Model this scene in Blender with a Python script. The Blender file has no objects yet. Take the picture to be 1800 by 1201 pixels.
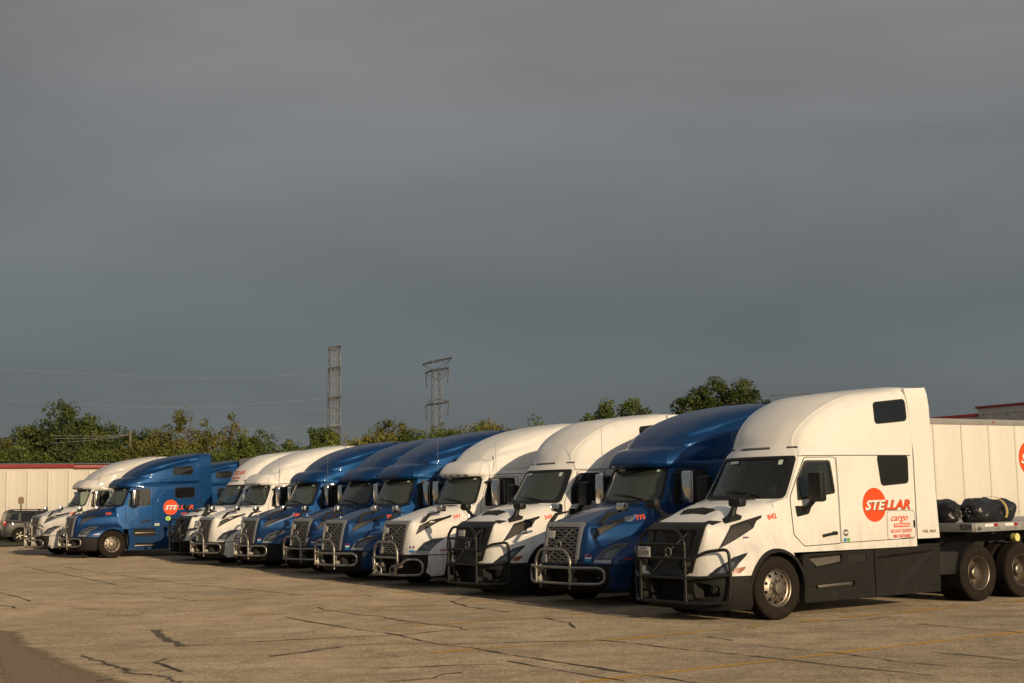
import bpy, bmesh, math, random
from mathutils import Vector, Matrix
from mathutils.bvhtree import BVHTree
from mathutils.geometry import tessellate_polygon
random.seed(7)
C = bpy.context.scene.collection
scene = bpy.context.scene
PI = math.pi
# ------------------------------------------------------------------ camera
cam_d = bpy.data.cameras.new('camera'); cam = bpy.data.objects.new('camera', cam_d); C.objects.link(cam)
cam_d.sensor_width = 36.0; cam_d.lens = 48.0
cam_d.clip_start = 0.1; cam_d.clip_end = 4000
PITCH = math.atan(292.2/2400.0); ROLL = 0.010
cp, sp = math.cos(PITCH), math.sin(PITCH); cr, sr = math.cos(ROLL), math.sin(ROLL)
r0, f0, u0 = Vector((1,0,0)), Vector((0,cp,sp)), Vector((0,-sp,cp))
rr = r0*cr - u0*sr; uu = r0*sr + u0*cr
M = Matrix((rr, uu, -f0)).transposed().to_4x4(); M.translation = Vector((0,0,1.97))
cam.matrix_world = M
scene.camera = cam
# ------------------------------------------------------------------ sky and sun
SUN = Vector((0.461, -0.8875, 0.262)).normalized()
w = bpy.data.worlds.new('World'); scene.world = w; w.use_nodes = True
nt = w.node_tree; nt.nodes.clear()
def N(t, **k):
    n = nt.nodes.new(t)
    for a, b in k.items(): setattr(n, a, b)
    return n
out = N('ShaderNodeOutputWorld'); bg = N('ShaderNodeBackground'); bg.inputs['Strength'].default_value = 0.105
sky = N('ShaderNodeTexSky'); sky.sky_type = 'NISHITA'; sky.sun_disc = False
sky.sun_elevation = math.asin(SUN.z); sky.sun_rotation = math.atan2(SUN.x, SUN.y)
tc = N('ShaderNodeTexCoord')
mp = N('ShaderNodeMapping'); mp.inputs['Scale'].default_value = (1.0, 1.0, 3.0)
nz = N('ShaderNodeTexNoise'); nz.inputs['Scale'].default_value = 2.0; nz.inputs['Detail'].default_value = 6; nz.inputs['Roughness'].default_value = .5; nz.inputs['Distortion'].default_value = .4
sep = N('ShaderNodeSeparateXYZ')
rampz = N('ShaderNodeValToRGB')                 # cloud colour by height above the horizon
e = rampz.color_ramp.elements
e[0].position = 0.0; e[0].color = (.097, .107, .116, 1); e[1].position = 0.45; e[1].color = (.236, .221, .210, 1)
m = e.new(.14); m.color = (.099, .111, .120, 1)
m = e.new(.27); m.color = (.160, .163, .166, 1)
mr = N('ShaderNodeMapRange'); mr.inputs['From Min'].default_value = .3; mr.inputs['From Max'].default_value = .7; mr.inputs['To Min'].default_value = .80; mr.inputs['To Max'].default_value = 1.20
mul = N('ShaderNodeVectorMath', operation='SCALE'); mul2 = N('ShaderNodeVectorMath', operation='SCALE'); mul2.inputs['Scale'].default_value = 10.0
mix = N('ShaderNodeMix', data_type='RGBA')
dot = N('ShaderNodeVectorMath', operation='DOT_PRODUCT'); dot.inputs[1].default_value = SUN
cov = N('ShaderNodeMapRange'); cov.inputs['From Min'].default_value = -.1; cov.inputs['From Max'].default_value = .9; cov.inputs['To Min'].default_value = .96; cov.inputs['To Max'].default_value = .50; cov.clamp = True
L = nt.links.new
L(tc.outputs['Generated'], mp.inputs['Vector']); L(mp.outputs[0], nz.inputs['Vector'])
L(tc.outputs['Generated'], sep.inputs[0]); L(sep.outputs['Z'], rampz.inputs[0])
L(nz.outputs['Fac'], mr.inputs['Value']); L(rampz.outputs[0], mul.inputs[0]); L(mr.outputs[0], mul.inputs['Scale'])
L(mul.outputs[0], mul2.inputs[0]); L(tc.outputs['Generated'], dot.inputs[0]); L(dot.outputs['Value'], cov.inputs['Value'])
L(cov.outputs[0], mix.inputs['Factor']); L(sky.outputs[0], mix.inputs['A']); L(mul2.outputs[0], mix.inputs['B'])
L(mix.outputs['Result'], bg.inputs['Color']); L(bg.outputs[0], out.inputs[0])
sun_d = bpy.data.lights.new('sun', 'SUN'); sun_d.energy = 3.1; sun_d.angle = math.radians(.5); sun_d.color = (1.0, .775, .50)
sun = bpy.data.objects.new('sun', sun_d); C.objects.link(sun); sun.rotation_euler = SUN.to_track_quat('Z', 'Y').to_euler(); sun.location = SUN*80
vs = scene.view_settings; vs.view_transform = 'Standard'; vs.look = 'None'; vs.exposure = 0.15; vs.gamma = 1.0; vs.use_curve_mapping = False
scene.render.engine = 'CYCLES'
scene.cycles.max_bounces = 6; scene.cycles.transparent_max_bounces = 10; scene.cycles.use_denoising = True
# ------------------------------------------------------------------ terrain frame: w runs back along the trucks, q along the row
AL = math.radians(34.3); ca, sa = math.cos(AL), math.sin(AL)
O0 = (3.652, 23.645)
def wq(x, y):
    dx, dy = x-O0[0], y-O0[1]
    return dx*ca+dy*sa, -dx*sa+dy*ca
def xy(w_, q_): return O0[0]+w_*ca-q_*sa, O0[1]+w_*sa+q_*ca
def gz_wq(w_, q_):
    ww = max(-45, min(70, w_))
    z = .107 + .013*ww
    if q_ > 0: z += 9.6e-5*q_*q_ if q_ < 36 else .1244+.0069*(min(q_, 90)-36)
    return z
def gz(x, y): return gz_wq(*wq(x, y))
def ground(w_, q_, dz=0.0):
    x, y = xy(w_, q_); return Vector((x, y, gz_wq(w_, q_)+dz))
# ------------------------------------------------------------------ materials
def mat(name, col, rough=.5, metal=0.0, spec=.5, coat=0.0, noise=0.0, nscale=6.0, bump=0.0, bscale=30.0, dirt=None, grime=None):
    m = bpy.data.materials.new(name); m.use_nodes = True
    t = m.node_tree; b = t.nodes['Principled BSDF']
    b.inputs['Base Color'].default_value = (*col, 1); b.inputs['Roughness'].default_value = rough
    b.inputs['Metallic'].default_value = metal; b.inputs['Specular IOR Level'].default_value = spec
    b.inputs['Coat Weight'].default_value = coat; b.inputs['Coat Roughness'].default_value = .035
    tcn = t.nodes.new('ShaderNodeTexCoord')
    if noise:
        n = t.nodes.new('ShaderNodeTexNoise'); n.inputs['Scale'].default_value = nscale; n.inputs['Detail'].default_value = 6; n.inputs['Roughness'].default_value = .65
        t.links.new(tcn.outputs['Object'], n.inputs['Vector'])
        rp = t.nodes.new('ShaderNodeMapRange'); rp.inputs['From Min'].default_value = .3; rp.inputs['From Max'].default_value = .7
        rp.inputs['To Min'].default_value = 1-noise; rp.inputs['To Max'].default_value = 1+noise*.6
        t.links.new(n.outputs['Fac'], rp.inputs['Value'])
        v = t.nodes.new('ShaderNodeVectorMath'); v.operation = 'SCALE'; v.inputs[0].default_value = col
        t.links.new(rp.outputs[0], v.inputs['Scale']); src = v.outputs[0]
        if dirt:
            n2 = t.nodes.new('ShaderNodeTexNoise'); n2.inputs['Scale'].default_value = dirt[1]; n2.inputs['Detail'].default_value = 8; n2.inputs['Roughness'].default_value = .7
            t.links.new(tcn.outputs['Object'], n2.inputs['Vector'])
            r2 = t.nodes.new('ShaderNodeMapRange'); r2.inputs['From Min'].default_value = dirt[2]; r2.inputs['From Max'].default_value = dirt[2]+.22; r2.inputs['To Max'].default_value = dirt[3]
            t.links.new(n2.outputs['Fac'], r2.inputs['Value'])
            mx = t.nodes.new('ShaderNodeMix'); mx.data_type = 'RGBA'; mx.inputs['B'].default_value = (*dirt[0], 1)
            t.links.new(src, mx.inputs['A']); t.links.new(r2.outputs[0], mx.inputs['Factor']); src = mx.outputs['Result']
        if grime:
            sx = t.nodes.new('ShaderNodeSeparateXYZ'); t.links.new(tcn.outputs['Object'], sx.inputs[0])
            mpn = t.nodes.new('ShaderNodeMapping'); mpn.inputs['Scale'].default_value = (5.0, 2.0, .8); t.links.new(tcn.outputs['Object'], mpn.inputs['Vector'])
            n3 = t.nodes.new('ShaderNodeTexNoise'); n3.inputs['Scale'].default_value = 1.5; n3.inputs['Detail'].default_value = 8; n3.inputs['Roughness'].default_value = .7; t.links.new(mpn.outputs[0], n3.inputs['Vector'])
            r3 = t.nodes.new('ShaderNodeMapRange'); r3.inputs['From Min'].default_value = 1.75; r3.inputs['From Max'].default_value = .85; r3.inputs['To Max'].default_value = 1.0; t.links.new(sx.outputs['Z'], r3.inputs['Value'])
            r4 = t.nodes.new('ShaderNodeMapRange'); r4.inputs['From Min'].default_value = .36; r4.inputs['From Max'].default_value = .72; r4.inputs['To Max'].default_value = grime[1]; t.links.new(n3.outputs['Fac'], r4.inputs['Value'])
            mm = t.nodes.new('ShaderNodeMath'); mm.operation = 'MULTIPLY'; t.links.new(r3.outputs[0], mm.inputs[0]); t.links.new(r4.outputs[0], mm.inputs[1])
            m3 = t.nodes.new('ShaderNodeMix'); m3.data_type = 'RGBA'; m3.inputs['B'].default_value = (*grime[0], 1); t.links.new(mm.outputs[0], m3.inputs['Factor']); t.links.new(src, m3.inputs['A']); src = m3.outputs['Result']
        t.links.new(src, b.inputs['Base Color'])
        rr_ = t.nodes.new('ShaderNodeMapRange'); rr_.inputs['To Min'].default_value = max(0, rough-.08); rr_.inputs['To Max'].default_value = min(1, rough+.14)
        t.links.new(n.outputs['Fac'], rr_.inputs['Value']); t.links.new(rr_.outputs[0], b.inputs['Roughness'])
    if bump:
        nb = t.nodes.new('ShaderNodeTexNoise'); nb.inputs['Scale'].default_value = bscale; nb.inputs['Detail'].default_value = 4
        t.links.new(tcn.outputs['Object'], nb.inputs['Vector'])
        bm_ = t.nodes.new('ShaderNodeBump'); bm_.inputs['Strength'].default_value = bump; bm_.inputs['Distance'].default_value = .02
        t.links.new(nb.outputs['Fac'], bm_.inputs['Height']); t.links.new(bm_.outputs[0], b.inputs['Normal'])
    return m
def glass_mat(name, tint, refl=1.5, rough=.02, dust=.0):
    m = bpy.data.materials.new(name); m.use_nodes = True; t = m.node_tree; t.nodes.clear()
    o = t.nodes.new('ShaderNodeOutputMaterial'); tr = t.nodes.new('ShaderNodeBsdfTransparent'); tr.inputs[0].default_value = (*tint, 1)
    g = t.nodes.new('ShaderNodeBsdfGlossy'); g.inputs['Roughness'].default_value = rough; g.inputs[0].default_value = (.95, 1, .97, 1)
    fr = t.nodes.new('ShaderNodeFresnel'); fr.inputs['IOR'].default_value = refl
    mx = t.nodes.new('ShaderNodeMixShader')
    t.links.new(fr.outputs[0], mx.inputs[0]); t.links.new(tr.outputs[0], mx.inputs[1]); t.links.new(g.outputs[0], mx.inputs[2]); df = t.nodes.new('ShaderNodeBsdfDiffuse'); df.inputs[0].default_value = (.42, .48, .40, 1); m2 = t.nodes.new('ShaderNodeMixShader'); m2.inputs[0].default_value = dust
    t.links.new(mx.outputs[0], m2.inputs[1]); t.links.new(df.outputs[0], m2.inputs[2]); t.links.new(m2.outputs[0], o.inputs[0])
    return m
MT = {}
MT['white'] = mat('white_paint', (.79, .765, .715), .55, spec=.3, coat=.35, noise=.05, nscale=1.7, dirt=((.42, .36, .28), 2.3, .56, .25), grime=((.26, .21, .15), .55))
MT['silver'] = mat('silver_white_paint', (.60, .575, .54), .5, spec=.3, coat=.4, noise=.06, nscale=1.7, dirt=((.42, .36, .28), 2.3, .56, .22), grime=((.26, .21, .16), .8))
MT['blue'] = mat('blue_metallic_paint', (.003, .044, .148), .46, metal=.62, spec=.2, coat=.5, noise=.08, nscale=2.0, dirt=((.07, .08, .085), 2.6, .60, .06), grime=((.06, .058, .052), .45))
MT['plastic'] = mat('black_plastic', (.012, .0115, .011), .5, spec=.35, noise=.3, nscale=5)
MT['grey_plastic'] = mat('charcoal_plastic', (.014, .0132, .0122), .65, spec=.25, noise=.22, nscale=3.5, dirt=((.06, .047, .034), 4.0, .56, .4))
MT['guard_black'] = mat('black_powder_coat', (.012, .011, .010), .42, spec=.4, noise=.25, nscale=9, dirt=((.06, .05, .04), 8, .58, .5))
MT['steel'] = mat('worn_steel_tube', (.34, .32, .285), .40, metal=.85, noise=.28, nscale=7, dirt=((.22, .15, .09), 11, .56, .6))
MT['chrome'] = mat('chrome', (.72, .71, .69), .12, metal=1.0)
MT['satin'] = mat('satin_grey_trim', (.34, .33, .315), .38, metal=.6, noise=.1)
MT['alu'] = mat('polished_aluminium', (.31, .27, .225), .42, metal=.9, noise=.22, nscale=9, dirt=((.12, .085, .055), 9, .50, .65))
MT['rubber'] = mat('tyre_rubber', (.019, .0145, .0105), .88, spec=.2, noise=.25, nscale=7, bump=.25, bscale=50, dirt=((.07, .052, .036), 6, .54, .5))
MT['dark'] = mat('chassis_black', (.012, .011, .010), .75, noise=.3, nscale=6)
MT['mesh'] = mat('grille_black', (.016, .015, .014), .55)
MT['interior'] = mat('cab_interior', (.17, .16, .145), .85, noise=.15)
MT['curtain'] = mat('sleeper_curtain', (.42, .40, .36), .9, noise=.1)
MT['intake_mesh'] = mat('intake_mesh', (.085, .072, .055), .6)
MT['seam'] = mat('seam_rubber', (.010, .010, .010), .8)
MT['glass'] = glass_mat('windshield_glass', (.66, .76, .69), 1.52, .02, .09)
MT['dim_glass'] = glass_mat('dim_windshield_glass', (.42, .47, .43), 1.52, .02, .015)  # nearest truck: darker tint and less dust stand in for no light behind
MT['side_glass'] = glass_mat('side_glass', (.52, .58, .55), 1.5, .02, .03)
MT['tint'] = mat('tinted_window', (.008, .008, .008), .05, spec=.6)
MT['lamp'] = mat('headlamp_glass', (.022, .024, .026), .12, spec=.6, coat=.6, noise=.4, nscale=24)
MT['lamp_inner'] = mat('lamp_reflector', (.16, .165, .165), .25, metal=.5, noise=.35, nscale=30)
MT['amber'] = mat('amber_lens', (.28, .06, .012), .25, coat=.4)
MT['redlens'] = mat('red_lens', (.35, .012, .010), .25, coat=.4)
MT['decal_red'] = mat('orange_red_decal', (.74, .085, .018), .5, spec=.25)
MT['decal_white'] = mat('white_decal', (.80, .78, .73), .42)
MT['decal_black'] = mat('black_decal', (.015, .015, .015), .5)
MT['decal_grey'] = mat('grey_decal', (.16, .15, .14), .5)
MT['decal_purple'] = mat('purple_decal', (.17, .035, .16), .5)
MT['decal_blue'] = mat('blue_decal', (.03, .22, .42), .5)
MT['decal_green'] = mat('green_decal', (.10, .36, .06), .5)
MT['decal_lime'] = mat('lime_decal', (.50, .72, .10), .5)
MT['paper'] = mat('paper_sticker', (.42, .50, .42), .7)
MT['plate'] = mat('licence_plate', (.50, .48, .44), .5, noise=.15, nscale=30)
MT['yellow'] = mat('yellow_webbing', (.40, .31, .10), .6, noise=.1)
MT['brass'] = mat('yellow_valve', (.75, .70, .25), .4)
MT['tarp'] = mat('black_tarp', (.014, .014, .015), .28, spec=.6, noise=.2, nscale=9, bump=1.0, bscale=14)
MT['trailer_white'] = mat('trailer_white_skin', (.72, .69, .62), .45, noise=.05, nscale=1.2, dirt=((.42, .35, .26), 1.6, .56, .32), grime=((.34, .28, .20), .5))
MT['trailer_grey'] = mat('trailer_grey_skin', (.46, .43, .40), .6, noise=.15, nscale=1.4)
MT['rivet'] = mat('dull_rivets', (.50, .46, .39), .6)
MT['rail'] = mat('trailer_rail_aluminium', (.42, .405, .38), .45, metal=.5, noise=.12, nscale=5)
MT['deck'] = mat('flatbed_aluminium', (.50, .48, .45), .38, metal=.7, noise=.15, nscale=6)
# ------------------------------------------------------------------ object helpers
def put(o, label=None, cat=None, group=None, kind=None):
    if label: o['label'] = label
    if cat: o['category'] = cat
    if group: o['group'] = group
    if kind: o['kind'] = kind
    return o
def link(name, me, parent=None):
    o = bpy.data.objects.new(name, me); C.objects.link(o)
    if parent is not None: o.parent = parent
    return o
def empty(name, loc=(0,0,0), rz=0.0):
    o = bpy.data.objects.new(name, None); C.objects.link(o); o.location = loc; o.rotation_euler = (0,0,rz); o.empty_display_size = .3
    return o
def smooth(me, ang=32):
    me.polygons.foreach_set('use_smooth', [True]*len(me.polygons))
    try: me.set_sharp_from_angle(angle=math.radians(ang))
    except Exception: pass
    return me
class MB:
    """collects shapes in one mesh; every face has a material slot number"""
    def __init__(s): s.v = []; s.f = []; s.m = []
    def add(s, vs, fs, mi=0):
        b = len(s.v); s.v += [tuple(p) for p in vs]; s.f += [tuple(b+i for i in f) for f in fs]; s.m += [mi]*len(fs); return s
    def box(s, c, d, mi=0, R=None, bev=0.0):
        x, y, z = d[0]/2, d[1]/2, d[2]/2
        if bev > 0:
            bm = bmesh.new(); bmesh.ops.create_cube(bm, size=1.0)
            bmesh.ops.scale(bm, vec=d, verts=bm.verts)
            bmesh.ops.bevel(bm, geom=list(bm.edges), offset=min(bev, .49*min(d)), segments=2, profile=.6, affect='EDGES')
            vs = [v.co.copy() for v in bm.verts]; fs = [[v.index for v in f.verts] for f in bm.faces]; bm.free()
        else:
            vs = [Vector((a*x, b*y, g*z)) for g in (-1,1) for b in (-1,1) for a in (-1,1)]
            fs = [(0,2,3,1),(4,5,7,6),(0,1,5,4),(2,6,7,3),(0,4,6,2),(1,3,7,5)]
        if R is not None: vs = [R @ v for v in vs]
        return s.add([v+Vector(c) for v in vs], fs, mi)
    def tube(s, pts, r, n=8, mi=0, close=False, caps=True):
        pts = [Vector(p) for p in pts]; k = len(pts)
        rs = r if isinstance(r, (list, tuple)) else [r]*k
        vs = []; up = None
        for i, p in enumerate(pts):
            a = pts[i-1] if (i > 0 or close) else p; b = pts[(i+1) % k] if (i < k-1 or close) else p
            t = (b-a).normalized() if (b-a).length > 1e-9 else Vector((0,0,1))
            if up is None:
                up = t.orthogonal().normalized()
            else:
                up = (up - t*up.dot(t)); up = up.normalized() if up.length > 1e-6 else t.orthogonal().normalized()
            sd = t.cross(up)
            for j in range(n):
                an = 2*PI*j/n; vs.append(p+(up*math.cos(an)+sd*math.sin(an))*rs[i])
        fs = []
        for i in range(k if close else k-1):
            a = i*n; b = ((i+1) % k)*n
            for j in range(n): fs.append((a+j, a+(j+1)%n, b+(j+1)%n, b+j))
        if caps and not close: fs.append(tuple(range(n-1,-1,-1))); fs.append(tuple((k-1)*n+j for j in range(n)))
        return s.add(vs, fs, mi)
    def lathe(s, prof, n=32, mi=0, c=(0,0,0), axis='y', mis=None):
        """prof: list of (radius, along the axis)"""
        vs = []; fs = []; k = len(prof); ms = []
        for j in range(n):
            a = 2*PI*j/n
            for r, h in prof:
                if axis == 'y': vs.append((c[0]+r*math.cos(a), c[1]+h, c[2]+r*math.sin(a)))
                elif axis == 'x': vs.append((c[0]+h, c[1]+r*math.cos(a), c[2]+r*math.sin(a)))
                else: vs.append((c[0]+r*math.cos(a), c[1]+r*math.sin(a), c[2]+h))
        for j in range(n):
            b = ((j+1) % n)*k
            for i in range(k-1): fs.append((j*k+i, j*k+i+1, b+i+1, b+i)); ms.append(mis[i] if mis else mi)
        base = len(s.v); s.v += [tuple(v) for v in vs]; s.f += [tuple(base+i for i in f) for f in fs]; s.m += ms
        return s
    def prism(s, poly, a, b, axis='y', mi=0):
        """polygon given in the two other coordinates, extruded from a to b along axis"""
        def P(u, v, h): return (u, h, v) if axis == 'y' else ((h, u, v) if axis == 'x' else (u, v, h))
        n = len(poly); vs = [P(u, v, a) for u, v in poly]+[P(u, v, b) for u, v in poly]
        fs = [tuple(range(n)), tuple(range(2*n-1, n-1, -1))]+[(i, (i+1)%n, n+(i+1)%n, n+i) for i in range(n)]
        return s.add(vs, fs, mi)
    def mesh(s, name, mats, ang=32, sm=True, fix=True):
        me = bpy.data.meshes.new(name); me.from_pydata(s.v, [], s.f)
        me.polygons.foreach_set('material_index', s.m)
        for m_ in mats: me.materials.append(m_)
        if fix:
            bm = bmesh.new(); bm.from_mesh(me); bmesh.ops.recalc_face_normals(bm, faces=bm.faces); bm.to_mesh(me); bm.free()
        me.update()
        if sm: smooth(me, ang)
        return me
def round_path(pts, r, n=5, close=False):
    pts = [Vector(p) for p in pts]; outp = []; k = len(pts)
    for i, p in enumerate(pts):
        if not close and (i == 0 or i == k-1): outp.append(p); continue
        a, b = pts[i-1], pts[(i+1) % k]; d1 = (a-p); d2 = (b-p)
        q = min(r, d1.length*.48, d2.length*.48); A = p+d1.normalized()*q; B = p+d2.normalized()*q
        for j in range(n+1):
            t = j/n; outp.append(A*(1-t)**2+p*2*t*(1-t)+B*t*t)
    return outp
def rpoly(pts, r, n=4):
    return [(p.x, p.y) for p in round_path([(a, b, 0) for a, b in pts], r, n, True)]
def inset(poly, d):
    k = len(poly); ar = sum(poly[i][0]*poly[(i+1)%k][1]-poly[(i+1)%k][0]*poly[i][1] for i in range(k)); sgn = 1 if ar > 0 else -1
    res = []
    for i in range(k):
        p0, p1, p2 = Vector(poly[i-1]), Vector(poly[i]), Vector(poly[(i+1)%k])
        a = (p1-p0); b = (p2-p1)
        if a.length < 1e-7 or b.length < 1e-7: res.append(poly[i]); continue
        n1 = Vector((-a.y, a.x)).normalized(); n2 = Vector((-b.y, b.x)).normalized(); nn = n1+n2
        nn = nn.normalized() if nn.length > 1e-6 else n1
        res.append(tuple(p1+nn*sgn*d/max(.5, nn.dot(n1))))
    return res
def boolean(me, cutters, op='DIFFERENCE'):
    o = bpy.data.objects.new('tmp', me); C.objects.link(o); tmp = [o]
    for c in cutters:
        co = bpy.data.objects.new('tmpc', c); C.objects.link(co); tmp.append(co)
        md = o.modifiers.new('b', 'BOOLEAN'); md.operation = op; md.solver = 'EXACT'; md.object = co
    dg = bpy.context.evaluated_depsgraph_get(); dg.update()
    res = bpy.data.meshes.new_from_object(o.evaluated_get(dg), preserve_all_data_layers=True, depsgraph=dg)
    for t in tmp: bpy.data.objects.remove(t)
    return res
def bvh(me): return BVHTree.FromPolygons([v.co.copy() for v in me.vertices], [tuple(p.vertices) for p in me.polygons])
def cast(bv, a, b, axis, side=-1):
    if axis == 'y': h = bv.ray_cast(Vector((a, side*4, b)), Vector((0, -side, 0)))
    elif axis == 'x': h = bv.ray_cast(Vector((-5, a, b)), Vector((1, 0, 0)))
    else: h = bv.ray_cast(Vector((a, b, 6)), Vector((0, 0, -1)))
    if h[0] is None: return None
    n = h[1]; o = {'y': Vector((0, side, 0)), 'x': Vector((-1, 0, 0)), 'z': Vector((0, 0, 1))}[axis]
    if n.dot(o) < 0: n = -n
    return h[0], n
def patch(bv, polys, axis='y', side=-1, off=.004, thick=.02, grid=.08, mi=0, mb=None, flat=None):
    """a panel laid on a surface: outline (and holes) seen along the axis, cast on the surface, with an edge of its own"""
    mb = mb or MB()
    tri = tessellate_polygon([[Vector((a, b, 0)) for a, b in p] for p in polys]); flatp = [q for p in polys for q in p]
    bm = bmesh.new(); vv = [bm.verts.new((a, b, 0)) for a, b in flatp]
    for t in tri:
        try: bm.faces.new([vv[i] for i in t])
        except ValueError: pass
    if grid:
        xs = [q[0] for q in polys[0]]; ys = [q[1] for q in polys[0]]
        for ax, lo, hi in ((0, min(xs), max(xs)), (1, min(ys), max(ys))):
            n = int((hi-lo)/grid)
            for i in range(1, n+1):
                no = Vector((1,0,0)) if ax == 0 else Vector((0,1,0))
                bmesh.ops.bisect_plane(bm, geom=list(bm.verts)+list(bm.edges)+list(bm.faces), plane_co=no*(lo+(hi-lo)*i/(n+1)), plane_no=no)
    bm.verts.ensure_lookup_table(); bm.verts.index_update()
    top = []; bot = []; last = None
    for v in bm.verts:
        h = cast(bv, v.co.x, v.co.y, axis, side)
        if h is None: h = last or (Vector((0,0,0)), Vector((0,side,0)))
        last = h
        top.append(h[0]+h[1]*off); bot.append(h[0]+h[1]*(off-thick))
    n = len(top); fs = [tuple(v.index for v in f.verts) for f in bm.faces]
    if thick > 0:
        for e_ in bm.edges:
            if len(e_.link_faces) == 1: a, b = e_.verts[0].index, e_.verts[1].index; fs.append((a, b, b+n, a+n))
    bm.free()
    mb.add(top+(bot if thick > 0 else []), fs, mi)
    return mb
def ribbon(bv, line, wd=.012, axis='y', side=-1, off=.003, mb=None, mi=0, step=.06, close=False):
    mb = mb or MB(); pts = []
    ln = list(line)+([line[0]] if close else [])
    for (a, b), (c, d) in zip(ln, ln[1:]):
        k = max(1, int(math.hypot(c-a, d-b)/step))
        for i in range(k): pts.append((a+(c-a)*i/k, b+(d-b)*i/k))
    pts.append(ln[-1])
    vs = []; fs = []
    for i, (a, b) in enumerate(pts):
        p0 = pts[max(0, i-1)]; p1 = pts[min(len(pts)-1, i+1)]; t = Vector((p1[0]-p0[0], p1[1]-p0[1])).normalized(); n = (-t.y*wd/2, t.x*wd/2)
        ok = []
        for s_ in (1, -1):
            h = cast(bv, a+s_*n[0], b+s_*n[1], axis, side)
            if h: ok.append(h[0]+h[1]*off)
        if len(ok) == 2: vs += ok
    for i in range(len(vs)//2-1):
        if (vs[2*i]-vs[2*i+2]).length < .3: fs.append((2*i, 2*i+1, 2*i+3, 2*i+2))
    return mb.add(vs, fs, mi)
_tc = {}
def text2d(s, size, bold=.0, shear=0.0, align='LEFT', space=1.0):
    key = (s, bold, shear, align, space)
    if key not in _tc:
        cu = bpy.data.curves.new('txt', 'FONT'); cu.body = s; cu.size = 1.0; cu.offset = bold; cu.shear = shear; cu.align_x = align; cu.space_character = space; cu.resolution_u = 2
        o = bpy.data.objects.new('txt', cu); C.objects.link(o)
        dg = bpy.context.evaluated_depsgraph_get(); dg.update()
        me = bpy.data.meshes.new_from_object(o.evaluated_get(dg)); _tc[key] = ([(v.co.x, v.co.y) for v in me.vertices], [tuple(p.vertices) for p in me.polygons])
        bpy.data.objects.remove(o); bpy.data.meshes.remove(me)
    v, f = _tc[key]
    return [(a*size, b*size) for a, b in v], f
def text_on(bv, s, x, z, size, axis='y', side=-1, off=.006, bold=.0, shear=0.0, align='LEFT', rot=0.0, mi=0, mb=None, width=None, space=1.0, flip=1):
    mb = mb or MB(); v, f = text2d(s, size, bold, shear, align, space)
    if width:
        lo = min(a for a, b in v); hi = max(a for a, b in v); k = width/(hi-lo); v = [((a-lo)*k, b) for a, b in v]
    cr_, sr_ = math.cos(rot), math.sin(rot); out_ = []
    for a, b in v:
        u, t = a*cr_-b*sr_, a*sr_+b*cr_
        if bv is None: out_.append((x+flip*u, z+t)); continue
        h = cast(bv, x+flip*u, z+t, axis, side)
        out_.append(h[0]+h[1]*off if h else Vector((x, 0, z)))
    if bv is None: return out_, f
    return mb.add(out_, f, mi)
def cr_spline(P, t):
    """Catmull-Rom through the rows of P (each a tuple of numbers) at parameter t"""
    n = len(P)-1; i = min(int(t), n-1); u = t-i
    p0, p1, p2, p3 = P[max(i-1, 0)], P[i], P[i+1], P[min(i+2, n)]
    return tuple(.5*(2*b+(c-a)*u+(2*a-5*b+4*c-d)*u*u+(3*b-a-3*c+d)*u**3) for a, b, c, d in zip(p0, p1, p2, p3))
def contour_body(table, sub_row=3, sub_col=5, linear_rows=(), warp=None):
    """closed body from half outlines at several heights, mirrored about y = 0"""
    rows = []
    for i in range(len(table)-1):
        k = 1 if i in linear_rows else sub_row
        for j in range(k): rows.append(i+j/k)
    rows.append(len(table)-1)
    flat = [(z,)+tuple(c for p in pts for c in p) for z, pts in table]; ncol = len(table[0][1])
    def row_at(t):
        i = min(int(t), len(flat)-2)
        if i in linear_rows or abs(t-round(t)) < 1e-6:
            u = t-i; return tuple(a+(b-a)*u for a, b in zip(flat[i], flat[i+1]))
        a = flat[i]; b = flat[i+1]; u = t-i
        lo = flat[i-1] if i-1 >= 0 and (i-1) not in linear_rows else None; hi = flat[i+2] if i+2 < len(flat) and (i+1) not in linear_rows else None
        lo = lo or tuple(2*x-y for x, y in zip(a, b)); hi = hi or tuple(2*y-x for x, y in zip(a, b))
        return tuple(.5*(2*q+(r_-p)*u+(2*p-5*q+4*r_-s_)*u*u+(3*q-p-3*r_+s_)*u**3) for p, q, r_, s_ in zip(lo, a, b, hi))
    loops = []
    for t in rows:
        rw = row_at(t); z = rw[0]; cpn = [(rw[1+2*i], rw[2+2*i]) for i in range(ncol)]
        cpn2 = [(cpn[1][0], -cpn[1][1])]+cpn
        half = []
        for i in range(1, ncol):
            for j in range(sub_col):
                p = cr_spline(cpn2, i+j/sub_col); half.append((p[0], min(p[1], 0.0)))
        half.append(cpn[-1]); half[0] = (cpn[0][0], 0.0)
        pts = [(x, y, z) for x, y in half]
        if warp: pts = [warp(*p) for p in pts]
        loops.append(pts+[(x, -y, zz) for x, y, zz in reversed(pts[1:])])
    n = len(loops[0]); vs = [p for l in loops for p in l]; fs = []
    for i in range(len(loops)-1):
        for j in range(n): fs.append((i*n+j, i*n+(j+1)%n, (i+1)*n+(j+1)%n, (i+1)*n+j))
    fs.append(tuple(range(n-1, -1, -1))); fs.append(tuple((len(loops)-1)*n+j for j in range(n)))
    mb = MB(); mb.add(vs, fs); return mb
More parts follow.
